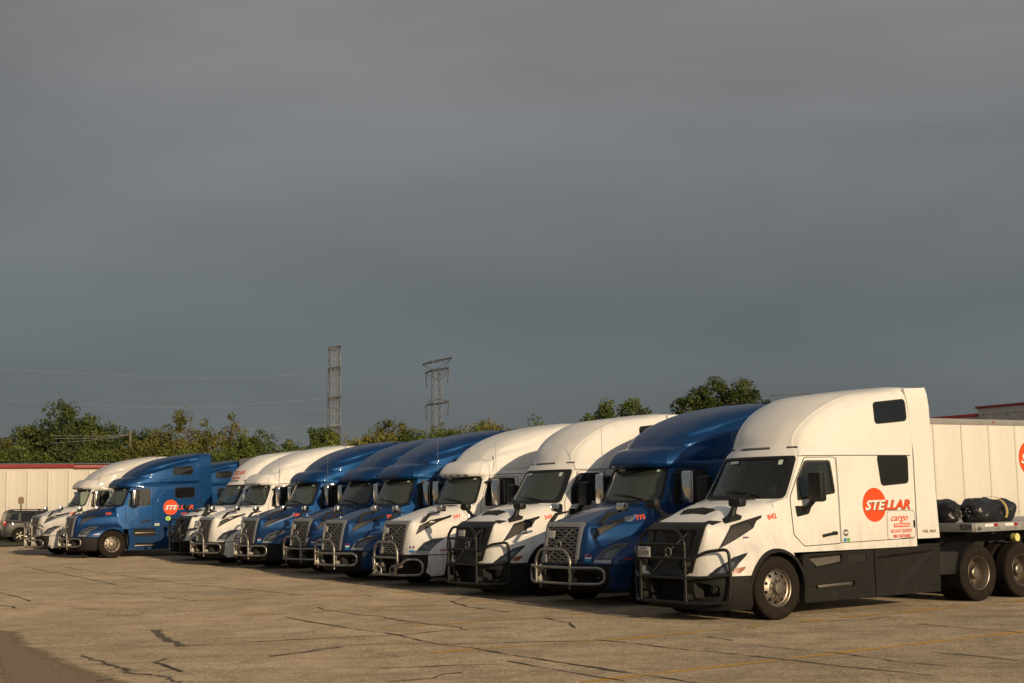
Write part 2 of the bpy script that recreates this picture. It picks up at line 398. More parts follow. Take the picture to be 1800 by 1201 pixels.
# ------------------------------------------------------------------ ground
def build_ground():
    ws = [-300,-120,-45,-30,-20,-10,-5,0,5,10,20,30,45,60,70,90,140,250,500,900]
    qs = [-300,-120,-60,-20,-8,-4,0]+[3*i for i in range(1,13)]+[45,60,75,90,120,200,400,900]
    vs = [tuple(ground(a, b)) for a in ws for b in qs]; n = len(qs)
    fs = [(i*n+j, (i+1)*n+j, (i+1)*n+j+1, i*n+j+1) for i in range(len(ws)-1) for j in range(n-1)]
    me = bpy.data.meshes.new('parking_lot'); me.from_pydata(vs, [], fs); smooth(me)
    m = bpy.data.materials.new('aged_asphalt'); m.use_nodes = True; t = m.node_tree; b = t.nodes['Principled BSDF']
    def nd(k, **kw):
        x = t.nodes.new(k)
        for a, v in kw.items(): setattr(x, a, v)
        return x
    def noise(sc, det=6, ro=.6, vec=None):
        x = nd('ShaderNodeTexNoise'); x.inputs['Scale'].default_value = sc; x.inputs['Detail'].default_value = det; x.inputs['Roughness'].default_value = ro
        t.links.new(vec or g.outputs['Position'], x.inputs['Vector']); return x
    def ramp(src, a, c, lo=0.0, hi=1.0):
        x = nd('ShaderNodeMapRange'); x.inputs['From Min'].default_value = a; x.inputs['From Max'].default_value = c; x.inputs['To Min'].default_value = lo; x.inputs['To Max'].default_value = hi
        t.links.new(src, x.inputs['Value']); return x.outputs[0]
    def mixc(fac, A, B):
        x = nd('ShaderNodeMix', data_type='RGBA')
        t.links.new(fac, x.inputs['Factor'])
        for k, v in (('A', A), ('B', B)):
            if isinstance(v, tuple): x.inputs[k].default_value = (*v, 1)
            else: t.links.new(v, x.inputs[k])
        return x.outputs['Result']
    g = nd('ShaderNodeNewGeometry')
    big = noise(.22, 5, .6); mid = noise(1.3, 6, .65); fine = noise(16, 5, .75); grit = noise(27, 4, .85)
    col = mixc(ramp(big.outputs['Fac'], .35, .65), (.215, .170, .116), (.335, .265, .182))
    col = mixc(ramp(mid.outputs['Fac'], .42, .68, 0, .85), col, (.140, .107, .071))
    col = mixc(ramp(fine.outputs['Fac'], .50, .66, 0, .75), col, (.12, .098, .072))
    col = mixc(ramp(grit.outputs['Fac'], .55, .66, 0, .75), col, (.62, .53, .41))
    col = mixc(ramp(grit.outputs['Fac'], .45, .35, 0, .85), col, (.075, .062, .048))
    # old tyre streaks that run across the fronts of the bays, and oil blots
    mpn = nd('ShaderNodeMapping'); mpn.inputs['Rotation'].default_value = (0, 0, math.radians(28)); mpn.inputs['Scale'].default_value = (.25, 2.2, 1)
    t.links.new(g.outputs['Position'], mpn.inputs['Vector'])
    st = noise(1.0, 7, .7, mpn.outputs[0]); col = mixc(ramp(st.outputs['Fac'], .53, .66, 0, .72), col, (.125, .108, .08))
    oil = noise(.75, 3, .5); col = mixc(ramp(oil.outputs['Fac'], .66, .74, 0, .6), col, (.10, .088, .075))
    vor = nd('ShaderNodeTexVoronoi'); vor.feature = 'DISTANCE_TO_EDGE'; vor.inputs['Scale'].default_value = .42
    wob = noise(1.1, 5, .65); wv = nd('ShaderNodeVectorMath', operation='MULTIPLY_ADD'); wv.inputs[1].default_value = (1.5, 1.5, 0)
    t.links.new(wob.outputs['Color'], wv.inputs[0]); t.links.new(g.outputs['Position'], wv.inputs[2]); t.links.new(wv.outputs[0], vor.inputs['Vector'])
    web = ramp(vor.outputs['Distance'], .0, .012, 1, 0); brk = noise(.5, 4, .6); wm = nd('ShaderNodeMath', operation='MULTIPLY'); t.links.new(web, wm.inputs[0]); t.links.new(ramp(brk.outputs['Fac'], .50, .62, 0, .75), wm.inputs[1])
    col = mixc(wm.outputs[0], col, (.07, .056, .042))
    pit = noise(11, 5, .75); col = mixc(ramp(pit.outputs['Fac'], .54, .66, 0, .6), col, (.13, .105, .078)); col = mixc(ramp(pit.outputs['Fac'], .44, .34, 0, .30), col, (.50, .42, .31))
    t.links.new(col, b.inputs['Base Color']); b.inputs['Roughness'].default_value = .92; b.inputs['Specular IOR Level'].default_value = .25; b.inputs['Diffuse Roughness'].default_value = 1.0
    bp = nd('ShaderNodeBump'); bp.inputs['Strength'].default_value = .55; bp.inputs['Distance'].default_value = .012
    ad = nd('ShaderNodeMath', operation='ADD'); t.links.new(fine.outputs['Fac'], ad.inputs[0]); t.links.new(grit.outputs['Fac'], ad.inputs[1])
    t.links.new(ad.outputs[0], bp.inputs['Height']); t.links.new(bp.outputs[0], b.inputs['Normal'])
    me.materials.append(m); lot = link('parking_lot', me); put(lot, kind='structure', label='worn sunlit asphalt lot with cracks and faded lines')
    return lot
lot = build_ground()
def strip(name, line, wd, m, dz=.004, jag=0.0, parent=lot, gaps=0.0, seg=.25):
    """a flat strip on the ground along (w, q) points; jag makes its edges uneven, gaps wears it away"""
    rnd = random.Random(sum(map(ord, name))+len(line)*7+int(line[0][0]*100)); pts = []
    for (a, b), (c, d) in zip(line, line[1:]):
        k = max(1, int(math.hypot(c-a, d-b)/seg))
        for i in range(k): pts.append((a+(c-a)*i/k, b+(d-b)*i/k))
    pts.append(line[-1]); vs = []; fs = []
    for i, (a, b) in enumerate(pts):
        p0 = pts[max(0, i-1)]; p1 = pts[min(len(pts)-1, i+1)]; t = Vector((p1[0]-p0[0], p1[1]-p0[1])).normalized()
        ja, jb = (rnd.gauss(0, jag), rnd.gauss(0, jag)) if 0 < i < len(pts)-1 else (0, 0)
        h = wd/2*(1 if not jag else max(.25, rnd.gauss(1, .45)))
        vs += [ground(a+ja-t.y*h, b+jb+t.x*h, dz), ground(a+ja+t.y*h, b+jb-t.x*h, dz)]
    for i in range(len(pts)-1):
        if rnd.random() >= gaps: fs.append((2*i, 2*i+1, 2*i+3, 2*i+2))
    me = bpy.data.meshes.new(name); me.from_pydata([tuple(v) for v in vs], [], fs); me.materials.append(m)
    return link(name, me, parent)
def worn_paint():
    m = mat('worn_yellow_paint', (.62, .36, .05), .8)
    t = m.node_tree; b = t.nodes['Principled BSDF']
    g = t.nodes.new('ShaderNodeNewGeometry'); n = t.nodes.new('ShaderNodeTexNoise'); n.inputs['Scale'].default_value = 9; n.inputs['Detail'].default_value = 7; n.inputs['Roughness'].default_value = .8
    t.links.new(g.outputs['Position'], n.inputs['Vector'])
    r = t.nodes.new('ShaderNodeMapRange'); r.inputs['From Min'].default_value = .50; r.inputs['From Max'].default_value = .72
    x = t.nodes.new('ShaderNodeMix'); x.data_type = 'RGBA'; x.inputs['A'].default_value = (.60, .315, .025, 1); x.inputs['B'].default_value = (.36, .255, .12, 1)
    t.links.new(n.outputs['Fac'], r.inputs['Value']); t.links.new(r.outputs[0], x.inputs['Factor']); t.links.new(x.outputs['Result'], b.inputs['Base Color'])
    return m
MT['line'] = worn_paint(); MT['crack'] = mat('crack_filler', (.062, .047, .031), .85)
MT['patch_dark'] = mat('old_crack_patch', (.150, .118, .080), .9, noise=.8, nscale=18)
MT['patch'] = mat('dark_asphalt_patch', (.205, .160, .112), .92, noise=.6, nscale=22, bump=.4, bscale=60)
for line, wd, gp in (([(-6.9,-4.96),(14,-5.1)], .13, .0), ([(-6.6,-1.14),(-3.6,-1.66),(-.8,-1.70)], .12, .06), ([(-.05,-1.62),(12,-1.76)], .12, .02),
    ([(-5.4,2.42),(-3.2,2.22),(4,2.3)], .10, .18), ([(-6.1,6.6),(-.6,6.02),(3,5.9)], .10, .3), ([(-3.5,10.35),(-.8,9.6),(2,9.5)], .10, .45),
    ([(-5.1,11.1),(-3.0,10.4)], .10, .5), ([(-1.6,20.7),(-.3,19.8)], .12, .4), ([(.5,22.4),(3,20.2)], .12, .4)):
    strip('painted_line', line, wd, MT['line'], .004, .012, gaps=gp, seg=.35)
CR = [(0.035,[(-5.58,5.73),(-5.7,4.1),(-5.75,2.49),(-5.73,1.39),(-5.87,0.46),(-5.97,-0.25),(-5.89,-1.13),(-5.96,-2.18),(-5.99,-3.29),(-6.03,-4.3),(-6.03,-4.66)]),(0.035,[(-6.01,-3.52),(-5.97,-4.22),(-6.01,-5.13),(-6.01,-5.94)]),(0.03,[(-7.86,0.18),(-7.27,0.43),(-6.71,0.39),(-6.17,-0.05),(-5.59,-0.67),(-4.85,-1.03),(-4.43,-1.39),(-4.01,-1.52),(-3.93,-2.07)]),(0.03,[(-4.05,-1.49),(-3.92,-2.2),(-3.95,-3.3),(-3.83,-4.15),(-3.8,-5.02),(-3.81,-6.06),(-3.69,-7.21)]),(0.025,[(-3.85,7.35),(-4.16,7.23),(-4.36,6.48),(-4.35,5.13),(-4.31,4.35),(-4.45,3.53),(-4.44,2.41),(-4.37,1.63),(-4.56,1.15)]),(0.022,[(-7.36,1.87),(-6.43,1.51),(-5.58,1.31),(-4.69,1.29),(-3.75,1.11)]),(0.022,[(-1.41,10.3),(-1.79,9.85),(-2.04,9.04),(-1.62,8.39)]),(0.025,[(-0.48,7.46),(-1.51,6.55),(-2.02,5.16),(-2.11,4.1),(-2.18,3.44)]),(0.03,[(-0.54,7.36),(-0.46,6.24),(-0.54,4.15),(-0.49,3.56)]),(0.022,[(-2.43,2.02),(-2.66,0.99),(-3.14,0.19)]),(0.022,[(-7.97,-2.21),(-7.14,-2.65),(-6.57,-2.95)]),(0.04,[(-6.41,-2.75),(-6.45,-3.52),(-6.49,-4.34),(-6.5,-5.24)]),(0.05,[(-8.56,-3.41),(-7.98,-3.51),(-7.63,-3.26),(-7.44,-3.31)]),(0.03,[(-3.68,30.47),(-4.08,24.51),(-4.42,20.01),(-4.65,17.86)]),(0.025,[(-7.65,17.6),(-6.96,16.8),(-6.19,16.0),(-5.76,14.76),(-5.36,13.32)]),(0.03,[(-5.37,12.56),(-5.21,10.93)]),(0.022,[(-2.71,29.23),(-2.9,26.9),(-3.11,21.21),(-3.24,16.49),(-2.95,13.54),(-2.84,10.66)]),(0.05,[(-7.7,17.38),(-7.73,15.87),(-7.92,13.84)]),(0.07,[(-8.77,13.05),(-8.65,12.57),(-8.72,12.08)]),(0.22,[(-8.25,5.01),(-8.58,3.83),(-8.71,2.97),(-8.84,2.18)]),(0.06,[(-9.6,0.8),(-9.89,0.49),(-9.91,-0.05),(-9.98,-0.77)]),(0.09,[(-10.38,2.02),(-10.39,1.13),(-10.43,0.18),(-10.52,-0.38),(-10.31,-0.95),(-10.35,-1.39),(-10.36,-1.79)]),(0.022,[(-8.73,2.21),(-7.93,1.99),(-7.08,1.81),(-6.56,1.56)]),(0.05,[(-8.46,-0.01),(-7.82,0.14),(-7.19,0.35)]),(0.025,[(-5.58,5.73),(-5.72,4.27),(-5.74,3.17)]),(0.04,[(-7.88,11.03),(-7.53,10.3)]),(0.035,[(-7.85,8.59),(-7.38,8.26)]),(0.05,[(-11.09,-0.92),(-10.88,-0.89)]),(0.025,[(-2.94,-3.75),(-2.87,-4.78),(-2.84,-5.4),(-3.01,-6.26),(-2.88,-6.86)]),(0.025,[(-0.08,-1.75),(1.09,-2.18),(1.61,-2.07),(1.8,-1.78)]),(0.022,[(-1.91,-5.74),(-1.86,-6.37),(-1.91,-7.12)]),(0.03,[(0.93,-3.27),(0.86,-5.16)]),(0.03,[(-2.61,-2.33),(-2.71,-2.96)])]
for wd, line in CR: strip('crack', line, max(.030, wd*.8) if wd < .08 else wd*.6, MT['crack'] if wd < .08 else MT['patch_dark'], .008, .014 if wd < .08 else .03, seg=.2 if wd < .08 else .07)
# the darker newer asphalt in the near corner: the rim fades out through a noise
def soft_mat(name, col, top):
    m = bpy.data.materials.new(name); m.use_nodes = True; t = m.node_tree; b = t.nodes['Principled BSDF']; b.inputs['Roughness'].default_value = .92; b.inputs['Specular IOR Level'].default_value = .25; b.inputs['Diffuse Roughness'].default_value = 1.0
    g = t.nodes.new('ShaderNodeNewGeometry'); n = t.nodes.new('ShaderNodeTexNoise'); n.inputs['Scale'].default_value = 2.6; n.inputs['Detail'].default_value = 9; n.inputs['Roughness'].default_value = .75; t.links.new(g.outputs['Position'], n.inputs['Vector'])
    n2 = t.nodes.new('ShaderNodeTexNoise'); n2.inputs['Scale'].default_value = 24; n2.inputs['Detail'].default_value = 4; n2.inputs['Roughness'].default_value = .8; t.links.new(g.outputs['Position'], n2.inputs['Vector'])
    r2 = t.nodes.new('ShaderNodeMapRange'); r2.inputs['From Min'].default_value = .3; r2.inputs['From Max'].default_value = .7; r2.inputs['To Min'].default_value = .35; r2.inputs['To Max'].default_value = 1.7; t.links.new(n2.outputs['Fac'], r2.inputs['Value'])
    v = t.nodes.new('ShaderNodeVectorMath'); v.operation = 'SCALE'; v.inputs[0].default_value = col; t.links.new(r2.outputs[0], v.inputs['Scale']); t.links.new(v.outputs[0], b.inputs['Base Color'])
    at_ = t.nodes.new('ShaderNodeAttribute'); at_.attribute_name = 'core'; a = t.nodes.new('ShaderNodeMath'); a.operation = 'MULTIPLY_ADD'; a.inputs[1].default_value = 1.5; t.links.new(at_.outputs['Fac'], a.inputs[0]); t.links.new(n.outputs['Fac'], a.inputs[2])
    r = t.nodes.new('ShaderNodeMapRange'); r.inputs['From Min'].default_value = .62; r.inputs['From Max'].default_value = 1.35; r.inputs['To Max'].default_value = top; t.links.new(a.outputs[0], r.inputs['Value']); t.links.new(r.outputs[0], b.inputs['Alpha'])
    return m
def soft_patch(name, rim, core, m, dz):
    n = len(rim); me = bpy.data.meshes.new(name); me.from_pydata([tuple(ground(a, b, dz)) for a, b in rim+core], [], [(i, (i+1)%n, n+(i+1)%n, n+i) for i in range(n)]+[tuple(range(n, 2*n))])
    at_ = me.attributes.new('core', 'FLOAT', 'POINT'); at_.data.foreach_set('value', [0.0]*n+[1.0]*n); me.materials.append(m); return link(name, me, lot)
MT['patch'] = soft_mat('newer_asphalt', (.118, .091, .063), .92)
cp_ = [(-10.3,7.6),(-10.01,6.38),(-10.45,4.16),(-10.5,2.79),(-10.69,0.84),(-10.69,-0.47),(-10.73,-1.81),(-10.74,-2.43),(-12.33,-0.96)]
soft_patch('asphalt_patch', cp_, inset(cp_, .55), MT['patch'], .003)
# ------------------------------------------------------------------ truck bodies: half outlines by height, front to rear
K = {}
def cached(key, fn):
    if key not in K: K[key] = fn()
    return K[key]
def T6(z, *p): return (z, list(p))
S4 = lambda a=-1.165, b=-1.21, c=-1.22: ((1.5, a), (2.4, b), (3.45, c))
CAB_N = [
 T6(1.07, (.1,0),(.1,-.6),(.14,-1.0),(.4,-1.09), *S4(-1.18)), T6(1.45, (.1,0),(.1,-.6),(.13,-.97),(.36,-1.05), *S4(-1.175)), T6(1.9, (.1,0),(.1,-.55),(.13,-.92),(.32,-.995), *S4(-1.17)),
 T6(1.97, (.10,0),(.18,-.55),(.45,-.985),(.56,-1.03), *S4()), T6(2.3, (.36,0),(.43,-.52),(.65,-.94),(.75,-.985), *S4(-1.155)),
 T6(2.69, (.62,0),(.68,-.48),(.87,-.89),(.97,-.94),(1.55,-1.14),(2.4,-1.205),(3.45,-1.22)), T6(2.85, (.77,0),(.81,-.4),(.93,-.72),(1.08,-.88),(1.6,-1.12),(2.45,-1.2),(3.45,-1.22)),
 T6(3.03, (.84,0),(.88,-.4),(.98,-.7),(1.15,-.87),(1.7,-1.11),(2.5,-1.2),(3.45,-1.22)), T6(3.2, (.97,0),(1.0,-.42),(1.1,-.73),(1.28,-.89),(1.85,-1.11),(2.6,-1.195),(3.45,-1.22)),
 T6(3.4, (1.17,0),(1.22,-.45),(1.34,-.79),(1.53,-.93),(2.05,-1.11),(2.7,-1.19),(3.45,-1.215)), T6(3.57, (1.41,0),(1.48,-.48),(1.64,-.84),(1.85,-.97),(2.3,-1.115),(2.8,-1.18),(3.45,-1.205)),
 T6(3.7, (1.65,0),(1.74,-.52),(1.97,-.88),(2.2,-.99),(2.55,-1.1),(2.95,-1.16),(3.45,-1.19)), T6(3.79, (1.95,0),(2.06,-.55),(2.35,-.9),(2.55,-1.0),(2.8,-1.08),(3.1,-1.13),(3.45,-1.16)),
 T6(3.86, (2.5,0),(2.6,-.56),(2.85,-.89),(2.95,-.96),(3.1,-1.03),(3.25,-1.08),(3.45,-1.11)), T6(3.91, (2.95,0),(3.03,-.5),(3.15,-.8),(3.2,-.88),(3.28,-.94),(3.35,-.98),(3.45,-1.02)),
 T6(3.945, (3.3,0),(3.33,-.3),(3.36,-.5),(3.38,-.58),(3.4,-.63),(3.42,-.67),(3.45,-.72))]
CAB_O = [
 T6(1.07, (.1,0),(.1,-.6),(.14,-1.0),(.4,-1.09), *S4(-1.18)), T6(1.45, (.1,0),(.1,-.6),(.13,-.97),(.36,-1.05), *S4(-1.175)), T6(1.88, (.1,0),(.1,-.55),(.13,-.92),(.32,-.995), *S4(-1.17)),
 T6(1.95, (.12,0),(.19,-.55),(.46,-.985),(.57,-1.03), *S4()), T6(2.3, (.34,0),(.40,-.52),(.62,-.95),(.72,-.99), *S4(-1.155)),
 T6(2.62, (.54,0),(.59,-.5),(.74,-.92),(.84,-.96),(1.5,-1.14),(2.4,-1.205),(3.45,-1.22)), T6(2.64, (.37,0),(.42,-.55),(.64,-.88),(.86,-.985),(1.5,-1.14),(2.4,-1.2),(3.45,-1.22)),
 T6(2.72, (.34,0),(.38,-.56),(.64,-.90),(.90,-1.0),(1.5,-1.12),(2.4,-1.19),(3.45,-1.22)), T6(2.85, (.42,0),(.46,-.56),(.70,-.87),(.94,-.98),(1.5,-1.1),(2.4,-1.185),(3.45,-1.22)),
 T6(2.96, (.54,0),(.59,-.56),(.80,-.83),(1.02,-.95),(1.55,-1.1),(2.4,-1.185),(3.45,-1.22)), T6(3.01, (.66,0),(.72,-.55),(.90,-.79),(1.08,-.94),(1.6,-1.1),(2.42,-1.185),(3.45,-1.22)),
 T6(3.04, (.80,0),(.84,-.5),(.97,-.75),(1.12,-.935),(1.62,-1.1),(2.43,-1.185),(3.45,-1.22)), T6(3.12, (.90,0),(.93,-.48),(1.03,-.72),(1.17,-.925),(1.66,-1.1),(2.45,-1.185),(3.45,-1.22)),
 T6(3.29, (1.10,0),(1.13,-.46),(1.22,-.73),(1.36,-.90),(1.85,-1.095),(2.55,-1.18),(3.45,-1.22)), T6(3.5, (1.45,0),(1.5,-.5),(1.62,-.76),(1.78,-.90),(2.1,-1.06),(2.7,-1.165),(3.45,-1.215)),
 T6(3.65, (1.8,0),(1.86,-.5),(2.0,-.77),(2.15,-.90),(2.45,-1.04),(2.9,-1.14),(3.45,-1.2)), T6(3.77, (2.2,0),(2.26,-.5),(2.4,-.77),(2.55,-.89),(2.75,-1.0),(3.1,-1.1),(3.45,-1.17)),
 T6(3.86, (2.65,0),(2.7,-.5),(2.85,-.76),(2.95,-.86),(3.1,-.96),(3.25,-1.04),(3.45,-1.1)), T6(3.93, (3.1,0),(3.13,-.45),(3.22,-.68),(3.27,-.76),(3.33,-.83),(3.39,-.9),(3.45,-.95)),
 T6(3.96, (3.33,0),(3.35,-.25),(3.37,-.4),(3.39,-.48),(3.41,-.54),(3.43,-.58),(3.45,-.62))]
HOOD_N = [
 T6(.75, (-1.33,0),(-1.31,-.55),(-1.17,-.92),(-.95,-1.12),(-.55,-1.21),(-.05,-1.22),(.42,-1.21)), T6(.95, (-1.29,0),(-1.27,-.57),(-1.15,-.86),(-.88,-1.09),(-.5,-1.21),(-.05,-1.22),(.42,-1.21)),
 T6(1.1, (-1.25,0),(-1.23,-.59),(-1.12,-.82),(-.85,-1.02),(-.45,-1.16),(0,-1.2),(.38,-1.17)), T6(1.25, (-1.21,0),(-1.19,-.61),(-1.09,-.79),(-.8,-.95),(-.4,-1.07),(0,-1.125),(.30,-1.10)),
 T6(1.4, (-1.17,0),(-1.15,-.63),(-1.05,-.77),(-.77,-.9),(-.4,-1.0),(0,-1.06),(.26,-1.065)), T6(1.52, (-1.13,0),(-1.11,-.64),(-1.0,-.76),(-.72,-.87),(-.38,-.96),(0,-1.03),(.24,-1.07)),
 T6(1.6, (-1.03,0),(-1.0,-.56),(-.92,-.69),(-.66,-.83),(-.36,-.93),(0,-1.01),(.22,-1.05)), T6(1.7, (-.82,0),(-.78,-.46),(-.72,-.6),(-.55,-.77),(-.32,-.88),(0,-.98),(.22,-1.02)),
 T6(1.8, (-.6,0),(-.56,-.42),(-.5,-.56),(-.38,-.71),(-.22,-.82),(.0,-.92),(.22,-.98)), T6(1.88, (-.36,0),(-.33,-.37),(-.28,-.5),(-.2,-.62),(-.08,-.73),(.06,-.84),(.22,-.92)),
 T6(1.93, (-.08,0),(-.06,-.32),(0,-.44),(.04,-.55),(.09,-.64),(.14,-.73),(.22,-.82)), T6(1.95, (.04,0),(.05,-.24),(.06,-.33),(.09,-.42),(.12,-.50),(.16,-.58),(.22,-.66))]
HOOD_O = [
 T6(.81, (-1.33,0),(-1.31,-.53),(-1.2,-.85),(-.95,-1.08),(-.5,-1.21),(0,-1.22),(.42,-1.21)), T6(1.0, (-1.31,0),(-1.29,-.55),(-1.17,-.82),(-.88,-1.04),(-.45,-1.2),(0,-1.22),(.42,-1.21)),
 T6(1.15, (-1.29,0),(-1.27,-.565),(-1.13,-.78),(-.8,-.97),(-.35,-1.12),(.0,-1.18),(.38,-1.19)), T6(1.26, (-1.27,0),(-1.25,-.575),(-1.1,-.75),(-.76,-.89),(-.35,-1.0),(.0,-1.075),(.29,-1.08)),
 T6(1.42, (-1.24,0),(-1.22,-.585),(-1.07,-.72),(-.72,-.84),(-.35,-.94),(0,-1.02),(.26,-1.06)), T6(1.55, (-1.19,0),(-1.17,-.575),(-1.02,-.68),(-.68,-.8),(-.33,-.9),(0,-.985),(.24,-1.03)),
 T6(1.61, (-1.1,0),(-1.07,-.5),(-.94,-.61),(-.62,-.745),(-.3,-.85),(0,-.945),(.22,-1.0)), T6(1.7, (-.85,0),(-.8,-.43),(-.7,-.54),(-.5,-.68),(-.25,-.79),(0,-.90),(.22,-.96)),
 T6(1.8, (-.55,0),(-.5,-.37),(-.42,-.48),(-.28,-.61),(-.12,-.71),(.05,-.82),(.22,-.89)), T6(1.87, (-.3,0),(-.27,-.32),(-.22,-.42),(-.14,-.53),(-.02,-.62),(.09,-.73),(.22,-.82)),
 T6(1.91, (-.06,0),(-.04,-.28),(.03,-.38),(.07,-.47),(.11,-.56),(.16,-.65),(.22,-.73)), T6(1.93, (.05,0),(.06,-.22),(.07,-.30),(.10,-.38),(.13,-.46),(.17,-.54),(.22,-.6))]
BUMP_N = [
 T6(.20, (-1.20,0),(-1.18,-.5),(-1.08,-.82),(-.9,-1.0),(-.72,-1.1),(-.6,-1.13),(-.57,-1.13)), T6(.34, (-1.28,0),(-1.26,-.53),(-1.14,-.87),(-.94,-1.06),(-.72,-1.15),(-.57,-1.18),(-.53,-1.18)),
 T6(.55, (-1.35,0),(-1.33,-.55),(-1.19,-.91),(-.95,-1.11),(-.70,-1.19),(-.53,-1.205),(-.50,-1.205)), T6(.745, (-1.35,0),(-1.33,-.55),(-1.18,-.92),(-.95,-1.12),(-.70,-1.195),(-.51,-1.21),(-.48,-1.21))]
BUMP_O = [
 T6(.28, (-1.20,0),(-1.18,-.5),(-1.06,-.86),(-.9,-1.02),(-.75,-1.11),(-.65,-1.15),(-.6,-1.16)), T6(.36, (-1.30,0),(-1.28,-.52),(-1.14,-.88),(-.95,-1.06),(-.75,-1.16),(-.62,-1.19),(-.57,-1.195)),
 T6(.6, (-1.38,0),(-1.36,-.54),(-1.22,-.89),(-.98,-1.09),(-.74,-1.18),(-.6,-1.205),(-.55,-1.21)), T6(.80, (-1.38,0),(-1.36,-.54),(-1.21,-.88),(-.97,-1.09),(-.72,-1.185),(-.58,-1.21),(-.53,-1.213))]
def warp_o(x, y, z):
    """the pressed creases along the older roof fairing"""
    if x > .95 and y < -.6:
        zl = 3.10+(x-1.0)*.235; f = min(1, (x-.95)/.35)*max(0, min(1, (3.45-x)/.4)); d = z-zl
        ins = .055*math.exp(-((d-.06)/.05)**2) - .02*math.exp(-((d+.05)/.05)**2)
        zb = 2.76+max(0, (x-1.4))*.02; d2 = z-zb
        ins += .030*math.exp(-(d2/.035)**2)*min(1, (x-.95)/.3)
        y += ins*(f if z > 2.95 else 1)
    return x, y, z
SPEC = {
 'N': dict(cab=CAB_N, hood=HOOD_N, bump=BUMP_N, ztop=2.68,
   wind=[(-.93,1.995),(.93,1.995),(.84,2.665),(-.84,2.665)], door=[(.52,1.98),(.80,2.40),(.97,2.655),(1.53,2.655),(1.53,1.185),(.72,1.165),(.52,1.36)],
   win=[(.74,2.24),(.97,2.575),(1.39,2.575),(1.44,2.06),(.69,1.955)], arch=(.60, 1.02)),
 'O': dict(cab=CAB_O, hood=HOOD_O, bump=BUMP_O, ztop=2.63,
   wind=[(-.93,1.975),(.93,1.975),(.86,2.60),(-.86,2.60)], door=[(.54,1.95),(.70,2.35),(.84,2.60),(1.56,2.60),(1.56,1.15),(.74,1.15),(.54,1.38)],
   win=[(.70,2.12),(.84,2.55),(1.45,2.55),(1.45,1.97),(.68,1.93)], arch=(.585, 1.02))}
def wheel_meshes():
    mb = MB(); pr = [(.30,.12),(.315,.135),(.36,.146),(.44,.149),(.485,.143),(.508,.125),(.515,.105)]
    tread = []
    for c in (.062, .022, -.022, -.062): tread += [(.516, c+.007), (.505, c+.004), (.505, c-.004), (.516, c-.007)]
    prof = pr+tread+[(r, -h) for r, h in reversed(pr)]
    mb.lathe(prof, 56); tyre = mb.mesh('tyre', [MT['rubber']], 40)
    mb = MB(); mb.lathe([(.310,.10),(.310,-.10),(.316,-.124),(.306,-.130),(.296,-.124),(.289,-.10),(.284,-.078),(.268,-.070),(.195,-.098),(.172,-.110),(.172,-.07),(.25,-.045),(.28,-.04),(.29,.10),(.310,.10)], 60)
    disc = mb.mesh('rim', [MT['alu']], 35)
    cut = MB()
    for k in range(10):
        a = 2*PI*(k+.5)/10; cut.lathe([(.0,-.2),(.029,-.2),(.029,.03),(.0,.03)], 12, c=(.232*math.cos(a), 0, .232*math.sin(a)))
    disc = boolean(disc, [cut.mesh('cut', [MT['dark']])])
    def hub(mb, y0, s=1):
        mb.lathe([(.178,y0+.01),(.178,y0-.005),(.120,y0-.012),(.112,y0-.05),(.098,y0-.075),(.06,y0-.082),(.0,y0-.082)], 28)
        for k in range(10):
            a = 2*PI*k/10; mb.lathe([(.0,y0-.048),(.012,y0-.046),(.0175,y0-.038),(.0175,y0-.008)], 6, c=(.143*math.cos(a), 0, .143*math.sin(a)))
        return mb
    hb = hub(MB(), -.105).mesh('hub', [MT['alu']], 35)
    back = MB().lathe([(.0,-.02),(.285,-.02),(.285,.0),(.0,.0)], 24).mesh('brake_drum', [MT['dark']])
    mb = MB(); mb.lathe([(.310,.10),(.310,-.10),(.316,-.124),(.306,-.130),(.296,-.124),(.288,-.09),(.270,-.06),(.262,.02),(.258,.075),(.245,.092),(.19,.080),(.165,.070),(.165,.10),(.24,.115),(.29,.11),(.310,.10)], 60)
    dish = mb.mesh('rim', [MT['alu']], 35); cut = MB()
    for k in range(10):
        a = 2*PI*(k+.5)/10; cut.lathe([(.0,.02),(.027,.02),(.027,.2),(.0,.2)], 12, c=(.215*math.cos(a), 0, .215*math.sin(a)))
    dish = boolean(dish, [cut.mesh('cut', [MT['dark']])])
    hb2 = MB(); hub(hb2, .075); hb2.lathe([(.11,.03),(.105,-.06),(.085,-.075),(.0,-.075)], 24); hb2 = hb2.mesh('hub', [MT['alu']], 35)
    back2 = MB().lathe([(.0,.13),(.285,.13),(.285,.15),(.0,.15)], 24).mesh('brake_drum', [MT['dark']])
    for m_ in (disc, dish): smooth(m_, 35)
    return dict(tyre=tyre, front=disc, hub=hb, back=back, rear=dish, hub2=hb2, back2=back2)
WM = wheel_meshes()
def add_wheel(parent, x, y, z, kind, side, full=True, turn=0.0):
    e_ = bpy.data.objects.new('wheel', None); C.objects.link(e_); e_.parent = parent; e_.location = (x, y, z); e_.rotation_euler = (0, random.uniform(0, 6), (0 if side < 0 else PI)+turn); e_.empty_display_size = .2
    link('tyre', WM['tyre'], e_)
    if full:
        link('rim', WM['front' if kind == 'front' else 'rear'], e_); link('hub', WM['hub' if kind == 'front' else 'hub2'], e_); link('brake_drum', WM['back' if kind == 'front' else 'back2'], e_)
    return e_
